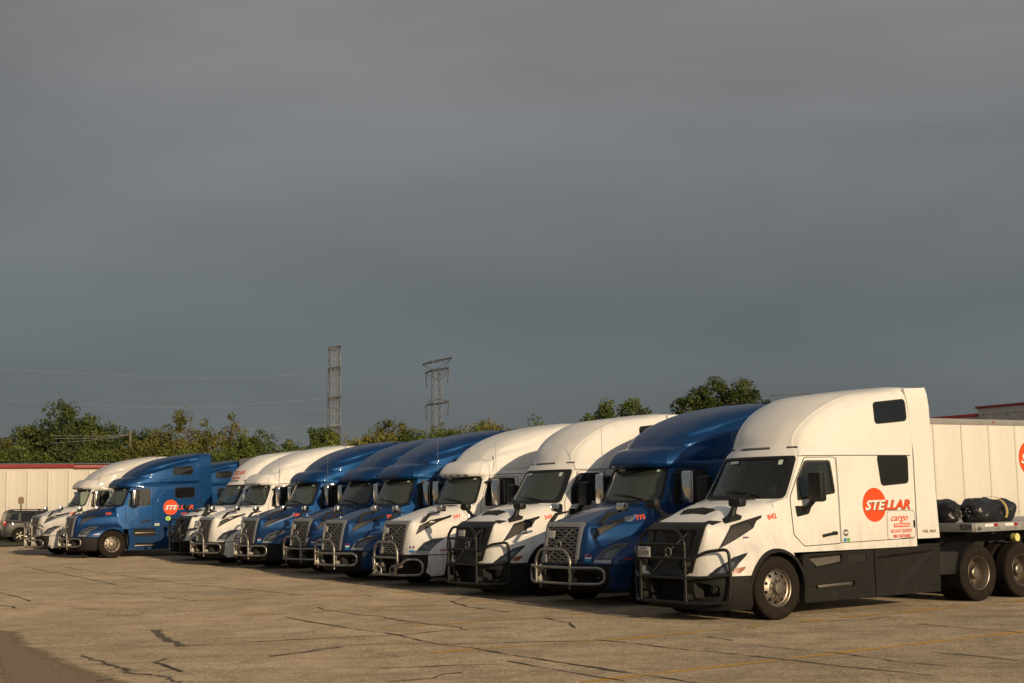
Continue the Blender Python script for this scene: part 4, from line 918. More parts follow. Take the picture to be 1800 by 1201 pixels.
            sks = part('side_skirt', lambda: skirt_N('front', sd), key='skf'+sk); part('side_skirt', lambda: skirt_N('rear', sd), key='skr'+sk)
            part('step', lambda: MB().prism([(.72,.955),(.90,.825),(1.47,.885),(1.47,.985)], *sorted((sd*1.205, sd*1.13)), 'y').mesh('step', [MT['alu']], 20), sks, key='st1'+sk)
            part('step', lambda: MB().box((1.31, sd*1.195, .50), (.82,.06,.05), 0, Matrix.Rotation(-.02, 3, 'Y'), .015).mesh('step', [MT['alu']]), sks, key='st2'+sk)
        else:
            part('headlight_bezel', one('headlight_bezel', hb, [[(-1.195,.838),(-.965,.828),(-.93,.89),(-1.165,.895)]], 'satin', 'y', sd, .016, .03, .08), hl, key='hlb'+sk)
            part('headlight_bezel', lambda: ribbon(hb, HL['O'], .014, 'y', sd, .011, close=True).mesh('headlight_bezel', [MT['decal_grey']]), hl, key='hlc'+sk)
            part('lamp_reflector', one('lamp_reflector', hb, [[(-1.07,.925),(-.93,.93),(-.84,1.02),(-.72,1.10),(-.86,1.075),(-1.0,1.01)]], 'lamp_inner', 'y', sd, .012, .02, .06), hl, key='lri'+sk)
            part('marker_light', one('marker_light', hb, [[(-.71,.885),(-.53,.895),(-.53,.922),(-.71,.912)]], 'redlens', 'y', sd, .008, .02, .1), key='mk'+sk)
            if not dark_bumper: part('bumper_corner', one('bumper_corner', bb, [[(-.985,.79),(-.555,.79),(-.60,.50),(-.63,.33),(-.90,.31),(-1.02,.40),(-1.0,.6)]], 'white', 'y', sd, .012, .03, .06, 25), paint=True, key='bc'+sk)
            sks = part('side_skirt', lambda: skirt_O(sd), paint=True, key='sk'+sk)
            for z in (.905, .425): part('step', lambda: MB().box((1.27, sd*1.19, z), (.80,.05,.045), 0, bev=.012).mesh('step', [MT['alu']]), sks, key='st%d%s' % (z*100, sk))
            if blade: part('intake_blade', lambda: patch(hb, [[(-.40,1.60),(-.36,1.665),(-.10,1.722),(-.16,1.655),(-.27,1.585)]] if blade == 1 else [[(-1.17,1.27),(-.5,1.55),(-.28,1.61),(-.12,1.735),(-.08,1.735),(-.20,1.585),(-.45,1.52)]], 'y', sd, .012, .02, .06).mesh('intake_blade', [MT['chrome']]), key='blade%d%s' % (blade, sk))
        mm = cached((k, 'mirrors'), lambda: mirrors(k))
        link('hood_mirror', mm['hm', sd], t); link('door_mirror', mm['dm', sd], t)
        add_wheel(t, 0, sd*1.045, .515, 'front', sd, turn=steer)
        for x in (5.17, 6.47):
            add_wheel(t, x, sd*1.06, .515, 'rear', sd, full=full or sd < 0)
            if full: add_wheel(t, x, sd*.71, .515, 'rear', sd, full=False)
    part('roof_fairing', lambda: roof_fairing(k), paint=True)
    part('chassis', chassis_mesh)
    for sd in (-1, 1): part('mudguard', lambda: mudguard(5.17, sd), key='mud%d' % sd)
    gr, pn, sl = cached((k, 'grilles'), lambda: grille_meshes(k, hb))
    g = link('grille', gr, t); link('grille_panel', pn, g); link('grille_slat', sl, g)
    part('emblem', lambda: emblem_mesh(k), g)
    bp = part('bumper', lambda: B['bumper'])
    for sd in (-1, 1):
        sk = 'near' if sd < 0 else 'far'
        part('fog_light', lambda: MB().lathe([(.0,-1.12),(.07,-1.125),(.085,-1.11),(.085,-1.0),(.0,-1.0)], 18, c=(0, sd*(.82 if k == 'O' else .86), .545), axis='x').mesh('fog_light', [MT['lamp']]), bp, key='fog'+sk)
        if k == 'N': part('bumper_vent', lambda: bumper_fins(sd), bp, key='fins'+sk)
    part('lower_grille', lambda: lower_grille(k), bp)
    if guard: link('bull_guard', cached(('guard', guard), lambda: bull_guard(guard)), t)
    # --- marker lamps on the roof front
    if k == 'N':
        for i, p in enumerate(([(-.36,2.815),(.36,2.815),(.33,2.85),(-.33,2.85)], [(-.82,2.82),(-.66,2.82),(-.64,2.85),(-.80,2.85)], [(.66,2.82),(.82,2.82),(.80,2.85),(.64,2.85)])):
            ml = part('marker_light', one('marker_light', cb, [p], 'plastic', 'x', -1, .012, .02, .2), key='ml%d' % i)
            part('lamp_lens', one('lamp_lens', cb, [inset(p, .010)], 'decal_grey', 'x', -1, .015, .01, .2), ml, key='mll%d' % i)
        part('hood_vent', lambda: hood_vent(hb))
    else:
        for i, y in enumerate((-.58,-.3,0,.3,.58)): part('marker_light', one('marker_light', cb, [[(y-.05,2.650),(y+.05,2.650),(y+.05,2.675),(y-.05,2.675)]], 'seam', 'x', -1, .008, .015, 0), key='ml%d' % i)
    # --- lettering and stickers
    if number:
        x0, z0 = (.01, 1.622) if k == 'N' else (-.155, 1.612)
        if col == 'silver': x0 = -.16
        me = text_on(hb, number, x0, z0, .115, 'y', -1, .006, .03, .12, rot=.14, width=.185 if k == 'N' else .20).mesh('number_decal', [MT['decal_red']], sm=False, fix=False); link('number_decal', me, t)
    if logo_on: link('logo_decal', cached((k, 'logo'), lambda: logo(cb, 2.39 if k == 'N' else 2.27, 1.82 if k == 'N' else 1.855, .295)), t)
    for st in stickers:
        mb = MB(); (ax, a, b, wd, h, m1, m2, m3) = st
        bvx = hb
        for i, (lo, hi) in enumerate(((.0,.42),(.42,.62),(.62,1.0))): patch(bvx, [[(a,b+h*lo),(a+wd,b+h*lo),(a+wd,b+h*hi),(a,b+h*hi)]], ax, -1, .006, 0, 0, i, mb)
        link('sticker', mb.mesh('sticker', [MT[m1], MT[m2], MT[m3]], sm=False), t)
    if plate:
        x, y, z, s_, tilt = plate
        mb = MB().box((0,0,0), (.012, .31*s_, .17*s_), 0, bev=.004)
        if s_ > .9:
            for j in range(6): mb.box((-.008, .115-.046*j, -.01), (.004, .026, .075), 1)
            mb.box((-.008, 0, .062), (.004, .17, .018), 1)
        pl = link('licence_plate', mb.mesh('licence_plate', [MT['plate'], MT['decal_grey']]), t); pl.location = (x, y, z); pl.rotation_euler = (0, tilt, 0)
    for sd, hgt in antenna:
        mb = MB().tube([(.80, sd*1.33, 2.5), (.80, sd*1.33, 2.62), (.80, sd*1.335, 2.62+hgt)], [.014,.006,.004], 5); link('antenna', mb.mesh('antenna', [MT['satin']]), t)
    return t
def intake(k, hb, sd):
    p = INTK[k]; mb = patch(hb, [p], 'y', sd, .002, 0, .06, 1)
    mb = patch(hb, [p, inset(p, .024 if k == 'N' else .013)], 'y', sd, .014, .03, .08, 0, mb)
    ins = inset(p, .03)
    def zr(x):
        zs = []
        for (a, b), (c, d) in zip(ins, ins[1:]+ins[:1]):
            if (a-x)*(c-x) < 0: zs.append(b+(d-b)*(x-a)/(c-a))
        return (min(zs), max(zs)) if len(zs) > 1 else None
    x = -1.10
    while x < -.15:
        r = zr(x)
        if r and r[1]-r[0] > .02:
            if k == 'N':
                pts = [cast(hb, x+(z-r[0])*.35, z, 'y', sd) for z in (r[0], (r[0]+r[1])/2, r[1])]
                mb.tube([h[0]+h[1]*.005 for h in pts if h], .010, 4, 2)
            else:
                n = max(1, int((r[1]-r[0])/.032))
                for j in range(n):
                    h = cast(hb, x, r[0]+(j+.5)*(r[1]-r[0])/n, 'y', sd)
                    if h: mb.box(h[0]+h[1]*.004, (.022,.008,.016), 2)
        x += .065 if k == 'N' else .045
    return mb.mesh('air_intake', [MT['seam'], MT['mesh'], MT['intake_mesh']], 30)
def arch_lip(hb, sd):
    mb = MB(); vs = []; fs = []; n = 26
    for i in range(n+1):
        a = math.radians(168-i*(168-8)/n)
        for r, o in ((.592,-.03),(.592,.016),(.648,.016),(.655,-.004)):
            x, z = r*math.cos(a), .505+r*math.sin(a); h = cast(hb, x, max(z, .78), 'y', sd); y = abs(h[0].y) if h else 1.2
            vs.append((x, sd*(max(1.15, min(1.225, y))+o), z))
    for i in range(n):
        for j in range(3): a = i*4+j; fs.append((a, a+1, a+5, a+4))
    return mb.add(vs, fs).mesh('fender_trim', [MT['grey_plastic']], 40)
def bumper_fins(sd):
    mb = MB()
    for i in range(3): mb.box((-1.10+.05*i, sd*(.70+.085*i), .53), (.03,.035,.15), 0, Matrix.Rotation(.5*sd, 3, 'X'), .006)
    mb.box((-1.17, sd*.535, .50), (.05,.05,.16), 1, bev=.01)
    return mb.mesh('bumper_vent', [MT['grey_plastic'], MT['brass'] if sd < 0 else MT['plastic']])
def lower_grille(k):
    mb = MB(); x = -1.17 if k == 'N' else -1.2
    for i in range(7): mb.box((x, 0, .40+.045*i), (.02,.92,.012), 0)
    for i in range(9): mb.box((x+.01, -.4+.1*i, .54), (.012,.012,.32), 0)
    return mb.mesh('lower_grille', [MT['plastic']])
def hood_vent(hb):
    mb = patch(hb, [[(-.75,-.31),(-.58,-.40),(-.50,0),(-.58,.40),(-.75,.31),(-.73,0)]], 'z', 1, .010, .03, .08)
    for i in range(9):
        y = -.30+.075*i; h = cast(hb, -.635, y, 'z', 1); mb.box(h[0]+Vector((0,0,.018)), (.15,.018,.014), 1, Matrix.Rotation(-.42, 3, 'Y'))
    return mb.mesh('hood_vent', [MT['plastic'], MT['guard_black']])
# ------------------------------------------------------------------ buildings
MT['red_trim'] = mat('red_metal_trim', (.26, .022, .022), .45, noise=.1)
MT['panel'] = mat('white_metal_panel', (.58, .54, .46), .5, noise=.06, nscale=.8, dirt=((.40, .33, .24), .7, .58, .3))
MT['roof_grey'] = mat('grey_roof_sheet', (.24, .23, .22), .7, noise=.2, nscale=1.5)
MT['stone'] = mat('split_face_block', (.52, .48, .44), .9, noise=.55, nscale=4.5, bump=.9, bscale=9)
MT['stucco'] = mat('grey_wall_band', (.50, .47, .44), .85, noise=.1)
def frame_empty(name, w_, q_, label, cat, rz=0.0, group=None):
    o = empty(name); o.matrix_world = place_matrix(w_, q_, 0, rz); put(o, label, cat, group); return o
wh = frame_empty('warehouse', -16, 65.5, 'long low white metal clad warehouse with a red fascia and grey roof', 'building')
H = 4.12
pm = MB().box((.60, .03, H/2-.1), (1.18, .06, H-.25), 0, bev=.012)
for j in range(3): pm.box((.2+.4*j, -.008, H/2-.1), (.05, .03, H-.3), 0)
pm = pm.mesh('wall_panel', [MT['panel']])
for i in range(36):
    o = link('wall_panel', pm, wh); o.location = (i*1.2, 0, 0)
link('wall', MB().box((21.6, 6.1, H/2), (43.2, 12, H), 0).mesh('wall', [MT['panel']]), wh)
link('fascia', MB().box((12.2, -.06, H+.06), (24.2, .16, .20), 0, bev=.01).mesh('fascia', [MT['red_trim']]), wh)
link('fascia', MB().box((33.8, -.10, H+.02), (19.0, .16, .20), 0, bev=.01).mesh('fascia', [MT['red_trim']]), wh)
rf = MB().add([(-.2,-.02,H+.17),(43.4,-.02,H+.17),(43.4,6,H+.42),(-.2,6,H+.42),(43.4,12.2,H+.17),(-.2,12.2,H+.17)], [(0,1,2,3),(3,2,4,5)])
link('roof', rf.mesh('roof', [MT['roof_grey']], sm=False), wh)
for i, x in enumerate((20.5, 24.8)):
    link('roof_pipe', MB().tube(round_path([(x,.9,H+.26),(x,.9,H+.36),(x+2.2,1.2,H+.36),(x+2.4,1.2,H+.28)], .1), .03, 6).mesh('roof_pipe', [MT['seam']]), wh)
# facade of the larger building behind the right hand trailers
fb = empty('depot_building'); fb.matrix_world = Matrix.Translation((23.9, 70.0, 0)) @ Matrix.Rotation(math.atan2(-.88, .48), 4, 'Z')
put(fb, 'grey stone block building with dark red roof trim behind the white trailer', 'building')
link('wall', MB().box((12, 6, 2.7), (24, 12, 7.64), 0).mesh('wall', [MT['stone']]), fb)
link('parapet', MB().box((12, -.02, 6.66), (24.06, .10, .22), 0).mesh('parapet', [MT['stucco']]), fb)
link('roof_trim', MB().box((12, -.03, 6.83), (24.2, .2, .12), 0, bev=.01).mesh('roof_trim', [MT['red_trim']]), fb)
link('wall', MB().box((-15.02, 5, 2.4), (30, 9.9, 7.9), 0).mesh('wall', [MT['stucco']]), fb)
link('roof_trim', MB().box((-15.05, .0, 6.45), (29.9, .2, .16), 0, bev=.01).mesh('roof_trim', [MT['red_trim']]), fb)
link('scupper', MB().box((3.2, -.03, 6.10), (.22, .08, .14), 0).mesh('scupper', [MT['seam']]), fb)
# ------------------------------------------------------------------ the row of trucks
ST_O = ('x', -.80, .855, .12, .15, 'decal_blue', 'decal_white', 'decal_purple')
ST_N = ('y', -.555, 1.285, .10, .075, 'decal_white', 'decal_white', 'decal_purple')
t842 = build_truck('N', 'white', 0, 0, 'white semi truck numbered 842 with black bull guard, nearest in the row', 'black', '842', full=True, logo_on=True, plate=(-1.50, .40, 1.13, 1.0, 0), stickers=[ST_N])
build_truck('O', 'blue', .71, 3.97, 'blue semi truck numbered 775 with shiny steel bull guard beside white 842', 'steel', '775', dz=-.02, full=True, blade=1, plate=(-1.34, .29, 1.37, .85, .17), stickers=[ST_O], antenna=[(1, .95)])
build_truck('N', 'white', .72, 7.34, 'white semi truck numbered 543 with black bull guard, between 397 and 775', 'black', '543', dz=-.03, plate=(-1.24, .34, 1.36, .8, .17), stickers=[ST_N])
build_truck('O', 'white', 1.20, 11.44, 'white semi truck numbered 397 with looped steel guard and big sun visor', 'loop', '397', dz=-.03, plate=(-1.34, .29, 1.37, .8, .17), stickers=[ST_O], antenna=[(-1, .8), (1, 1.0)])
build_truck('O', 'blue', 1.29, 14.84, 'blue semi truck numbered 781 with a steel guard, next to white 397', 'steel', '781', dz=-.03, plate=(-1.34, .29, 1.37, .8, .17), stickers=[ST_O])
build_truck('O', 'blue', 2.18, 18.70, 'blue semi truck squeezed between two other blue trucks, its number hidden', 'steel', None, dz=-.03, plate=(-1.34, .29, 1.37, .8, .17), stickers=[ST_O])
build_truck('O', 'blue', 2.25, 22.5, 'blue semi truck numbered 386 with a chrome blade under its hood intake', 'steel', '386', dz=-.03, dark_bumper=True, blade=2, plate=(-1.34, .29, 1.37, .8, .17), stickers=[ST_O], antenna=[(-1, .95)])
build_truck('O', 'white', 2.14, 25.88, 'white semi truck with steel guard and tall visor beside blue 386', 'steel', None, dz=-.03, plate=(-1.34, .29, 1.37, .8, .17), antenna=[(-1, .95)])
n9 = build_truck('N', 'white', 2.78, 29.8, 'white semi truck with red lettering on its roof front and black guard', 'black', None, dz=-.03)
b9 = BODY['N']['cab_bvh']; mb = MB()
text_on(b9, 'STELLAR', .40, 3.06, .20, 'x', -1, .012, .03, .28, mb=mb, width=.95, flip=-1); text_on(b9, 'cargo', .22, 2.90, .15, 'x', -1, .012, .03, .3, mb=mb, width=.62, flip=-1)
link('logo_decal', mb.mesh('logo_decal', [MT['decal_red']], sm=False, fix=False), n9)
t783 = build_truck('O', 'blue', .51, 35.37, 'blue semi truck numbered 783 with its lettered side in full view', 'steel', '783', full=True, dark_bumper=True, logo_on=True)
bo = BODY['O']['cab_bvh']; mb = MB(); c = [(2.17+.10*math.cos(2*PI*i/24), 1.43+.085*math.sin(2*PI*i/24)) for i in range(24)]
patch(bo, [c], 'y', -1, .005, 0, 0, 0, mb); patch(bo, [[(a*.45+2.17*.55, b*.45+1.43*.55) for a, b in c]], 'y', -1, .008, 0, 0, 1, mb)
link('sticker', patch(bo, [[(1.64,1.16),(1.83,1.16),(1.83,1.26),(1.64,1.26)]], 'y', -1, .005, 0, 0).mesh('sticker', [MT['paper']], sm=False), t783)
link('sticker', mb.mesh('sticker', [MT['decal_lime'], MT['decal_green'], MT['paper']], sm=False), t783)
build_truck('O', 'silver', .25, 39.2, 'dusty silver white semi truck at the far left end of the row', 'tall', '388', blade=2)
build_truck('O', 'blue', 6.75, 46.4, 'blue sleeper cab showing only its rear corner behind blue 783', None, None, extras=False)
# details that only 842 shows
bn = BODY['N']['cab_bvh']; mb = MB()
patch(bn, [[(2.86,1.415),(3.27,1.42),(3.27,1.485),(2.86,1.48)]], 'y', -1, .005, 0, 0, 0, mb)
for i in range(9): patch(bn, [[(2.885+.041*i,1.435),(2.91+.041*i,1.435),(2.91+.041*i,1.467),(2.885+.041*i,1.467)]], 'y', -1, .008, 0, 0, 1, mb)
text_on(bn, 'US DOT 3273277', 2.77, 1.325, .075, 'y', -1, .006, .03, mb=mb, width=.56); text_on(bn, 'VIN TN713842', 2.82, 1.235, .075, 'y', -1, .006, .03, mb=mb, width=.46)
link('registration_decal', mb.mesh('registration_decal', [MT['decal_red'], MT['decal_white']], sm=False, fix=False), t842)
link('locker_latch', patch(bn, [[(3.375,1.40),(3.41,1.40),(3.41,1.53),(3.375,1.53)]], 'y', -1, .010, .02, 0).mesh('locker_latch', [MT['plastic']]), t842)
mb = MB(); c = [(1.66+.062*math.cos(2*PI*i/20), 1.36+.062*math.sin(2*PI*i/20)) for i in range(20)]
patch(bn, [c], 'y', -1, .005, 0, 0, 0, mb); patch(bn, [[(1.615,1.35),(1.705,1.35),(1.705,1.375),(1.615,1.375)]], 'y', -1, .008, 0, 0, 1, mb)
link('sticker', mb.mesh('sticker', [MT['decal_grey'], MT['decal_white']], sm=False), t842)
for x_, m_ in ((1.60, 'decal_blue'), (1.68, 'decal_green')): link('sticker', patch(bn, [[(x_,1.21),(x_+.065,1.21),(x_+.065,1.27),(x_,1.27)]], 'y', -1, .005, 0, 0).mesh('sticker', [MT[m_]], sm=False), t842)
v, f = text_on(None, 'VNL', 3.60, 1.30, .075, bold=.01, width=.17); v2, f2 = text_on(None, '860', 3.80, 1.30, .075, bold=.01, width=.16)
link('model_badge', MB().add([(a, -1.232, b) for a, b in v], f).add([(a, -1.232, b) for a, b in v2], f2).mesh('model_badge', [MT['decal_grey']], sm=False, fix=False), t842)
# ------------------------------------------------------------------ trailers
fl = empty('flatbed_trailer'); fl.matrix_world = place_matrix(0, 0); put(fl, 'aluminium flatbed trailer numbered 9258 hitched behind white 842', 'trailer')
X0, X1 = 4.95, 19.4
link('deck', MB().box(((X0+X1)/2, 0, 1.405), (X1-X0-.1, 2.5, .05), 0).mesh('deck', [MT['deck']]), fl)
mb = MB(); mb.box((X0, 0, 1.35), (.05, 2.59, .165), 0, bev=.008); link('headboard', mb.mesh('headboard', [MT['deck']]), fl)
for s in (-1, 1):
    rl = link('side_rail', MB().box(((X0+X1)/2+.03, s*1.29, 1.35), (X1-X0, .05, .16), 0, bev=.008).box(((X0+X1)/2+.03, s*1.305, 1.285), (X1-X0, .05, .03), 0).mesh('side_rail', [MT['deck']]), fl)
    for i in range(24):
        x = X0+.30+.60*i
        for j, (dx, wd, m_) in enumerate(((0, .26, 'decal_white'), (.27, .11, 'redlens'), (.40, .0, ''))):
            if wd: link('reflective_tape', MB().box((x+dx+wd/2, s*1.319, 1.385), (wd, .004, .05), 0).mesh('reflective_tape', [MT[m_]]), rl)
    mb = MB()
    for i in range(28): mb.box((X0+.18+.51*i, s*1.322, 1.325), (.03,.012,.03), 0, bev=.005)
    link('rivet_row', mb.mesh('rivet_row', [MT['chrome']]), rl)['kind'] = 'stuff'
link('crossbeam', MB().box((9, -.45, 1.2), (8, .1, .30), 0).box((9, .45, 1.2), (8, .1, .30), 0).box((5.75, 0, 1.22), (1.3, 2.0, .06), 0).mesh('crossbeam', [MT['dark']]), fl)
for x in (5.6, 6.6, 7.6, 8.6, 9.6): link('crossbeam', MB().box((x, 0, 1.28), (.07, 2.45, .12), 0).mesh('crossbeam', [MT['dark']]), fl)
v, f = text_on(None, '9258', 0, 0, .135, bold=.02, width=.25)
link('number_decal', MB().add([(X0-.030, -1.01-a, 1.315+b) for a, b in v], f).mesh('number_decal', [MT['decal_black']], sm=False, fix=False), fl)
link('strap_winch', MB().lathe([(.0,-.12),(.075,-.12),(.075,-.02),(.0,-.02)], 16, 0, c=(6.34,-1.10,1.13)).lathe([(.0,-.018),(.082,-.018),(.082,.14),(.0,.14)], 16, 1, c=(6.34,-1.10,1.13)).mesh('strap_winch', [MT['brass'], MT['dark']]), fl)
link('corner_bolt', MB().lathe([(.0,-.03),(.032,-.03),(.04,-.02),(.04,.0),(.0,.0)], 12, 0, c=(5.06,-1.315,1.33)).mesh('corner_bolt', [MT['chrome']]), fl)
for x in (17.2, 18.5):
    for s in (-1, 1): add_wheel(fl, x, s*1.06, .515, 'rear', s)
def tarp_roll(name, label, a, b, r, seed):
    rnd = random.Random(seed); a, b = Vector(a), Vector(b); d = (b-a).normalized(); up = Vector((0,0,1)); sd = d.cross(up); n = 22; k = 44; vs = []; fs = []
    ph = [rnd.uniform(0, 6) for _ in range(6)]
    for i in range(n+1):
        t = i/n; end = min(t, 1-t)*n; sc = (1+.07*math.sin(6*t+ph[2])) if end > 3.5 else (.76, .90, .96, 1.0)[min(3, int(end+.5))]
        for j in range(k):
            an = 2*PI*j/k
            rad = r*sc*(1+.07*math.sin(3*an+ph[0]+5*t)+.05*math.sin(5*an+ph[1]-13*t)+.05*math.sin(19*t+ph[2]+3*an)+.045*abs(math.sin(9*an+ph[3]+11*t))+.03*math.sin(31*t+ph[4]-4*an)+rnd.gauss(0, .012))
            z = math.sin(an)*rad; z = max(z, -r*.82)
            vs.append(a+(b-a)*t+sd*math.cos(an)*rad*1.12+up*(z+r*.82))
    for i in range(n):
        for j in range(k): fs.append((i*k+j, i*k+(j+1)%k, (i+1)*k+(j+1)%k, (i+1)*k+j))
    for e_, c in ((0, a), (n, b)):
        prev = [e_*k+j for j in range(k)]; sgn = -1 if e_ == 0 else 1
        for sc, dp in ((.52,.05),(.40,.035),(.30,.065),(.16,.05),(.04,.07)):
            base = len(vs)
            for j in range(k):
                an = 2*PI*j/k; vs.append(c+sd*math.cos(an)*r*sc*1.1+up*(math.sin(an)*r*sc*(1+.2*math.sin(5*an+ph[5]))+r*.80)+d*sgn*(dp+.02*math.sin(4*an+ph[4])))
            for j in range(k): fs.append((prev[j], prev[(j+1)%k], base+(j+1)%k, base+j))
            prev = [base+j for j in range(k)]
        fs.append(tuple(prev))
    o = empty(name); o.matrix_world = place_matrix(0, 0); put(o, label, 'tarp', 'tarps on the flatbed'); link('cover', MB().add(vs, fs).mesh('cover', [MT['tarp']], 60), o)
    return o
tarp_roll('tarp_roll', 'rolled black tarp lying across the flatbed, next to the white cab', (5.17,-.74,1.432), (5.34,1.05,1.432), .235, 3)
tb = tarp_roll('tarp_roll', 'lumpy black tarp bundle tied with a yellow strap on the flatbed edge', (5.36,-.88,1.432), (6.58,-.84,1.432), .235, 8)
mb = MB(); pts = []
for i in range(15):
    an = math.radians(-25+i*16.5); pts.append((6.08+.06*math.cos(an), -.86-.315*math.cos(an), max(1.44, 1.432+.193+.283*math.sin(an))))
vs = []; fs = []
for i, p in enumerate(pts): vs += [(p[0]-.035, p[1], p[2]), (p[0]+.035, p[1], p[2])]
vs += [(5.99,-1.325,1.40),(6.06,-1.325,1.40)]
for i in range(len(pts)-1): fs.append((2*i, 2*i+1, 2*i+3, 2*i+2))
link('strap', mb.add(vs[:-2], fs).mesh('strap', [MT['yellow']]), tb)
def dry_van(w_, q_, label, skin, ln, logo_w=None, hgt=4.0, rz=0.0):
    o = empty('box_trailer'); o.matrix_world = place_matrix(w_, q_, 0, rz); put(o, label, 'trailer', 'box trailers behind the trucks')
    link('body', MB().box((ln/2, 1.3, (1.12+hgt-.02)/2), (ln-.04, 2.56, hgt-1.14), 0).mesh('body', [MT['rail']]), o)
    n = int(ln/1.2); pw = ln/n; pme = MB().box((pw/2, .012, (1.24+hgt-.17)/2), (pw-.014, .03, hgt-.17-1.24), 0, bev=.006).mesh('side_panel', [MT[skin]])
    rv = MB()
    for j in range(44): rv.box((0, -.006, 1.30+j*.058), (.030, .014, .026), 0)
    for j in range(44): rv.box((.05, -.006, 1.30+j*.058), (.012, .010, .012), 0)
    rme = rv.mesh('rivet_row', [MT['rivet']], sm=False)
    for i in range(n):
        p = link('side_panel', pme, o); p.location = (i*pw, 0, 0)
        if skin == 'trailer_white':
            r = link('rivet_row', rme, p); r['kind'] = 'stuff'; r.location = (.012, 0, 0)
    link('front_panel', MB().box((-.012, 1.3, (1.12+hgt)/2), (.03, 2.58, hgt-1.12), 0).mesh('front_panel', [MT[skin]]), o)
    for z, h in ((hgt-.085, .17), (1.16, .16)): link('rail', MB().box((ln/2, 1.3, z), (ln+.04, 2.63, h), 0, bev=.01).mesh('rail', [MT['rail']]), o)
    link('underframe', MB().box((ln/2, 1.3, .95), (ln-1, 1.1, .22), 0).box((2.6, .35, .62), (.12,.12,.9), 0).box((2.6, 2.25, .62), (.12,.12,.9), 0).mesh('underframe', [MT['dark']]), o)
    for i in range(0, n, 4):
        for z, m_ in ((hgt-.085, 'amber'), (1.16, 'amber')): link('marker_light', MB().box((i*pw+.25, -.022, z), (.10, .02, .04), 0, bev=.006).mesh('marker_light', [MT[m_]]), o)
    for x in (ln-1.6, ln-2.9):
        for s in (-1, 1): add_wheel(o, x, 1.3+s*1.05, .515, 'rear', s, full=s < 0)
    return o
dv = dry_van(7.13, 7.0, 'white box trailer with a large red disc logo behind the flatbed', 'trailer_white', 15.6)
bp_ = BVHTree.FromPolygons([Vector(p) for p in ((0,-.006,0),(16,-.006,0),(16,-.006,5),(0,-.006,5))], [(0,1,2,3)])
link('logo_decal', logo(bp_, 11.43, 2.90, .49), dv)
dry_van(10.2, 42.3, 'plain grey box trailer whose top shows between the blue and white cabs', 'trailer_grey', 14.4, hgt=4.05)
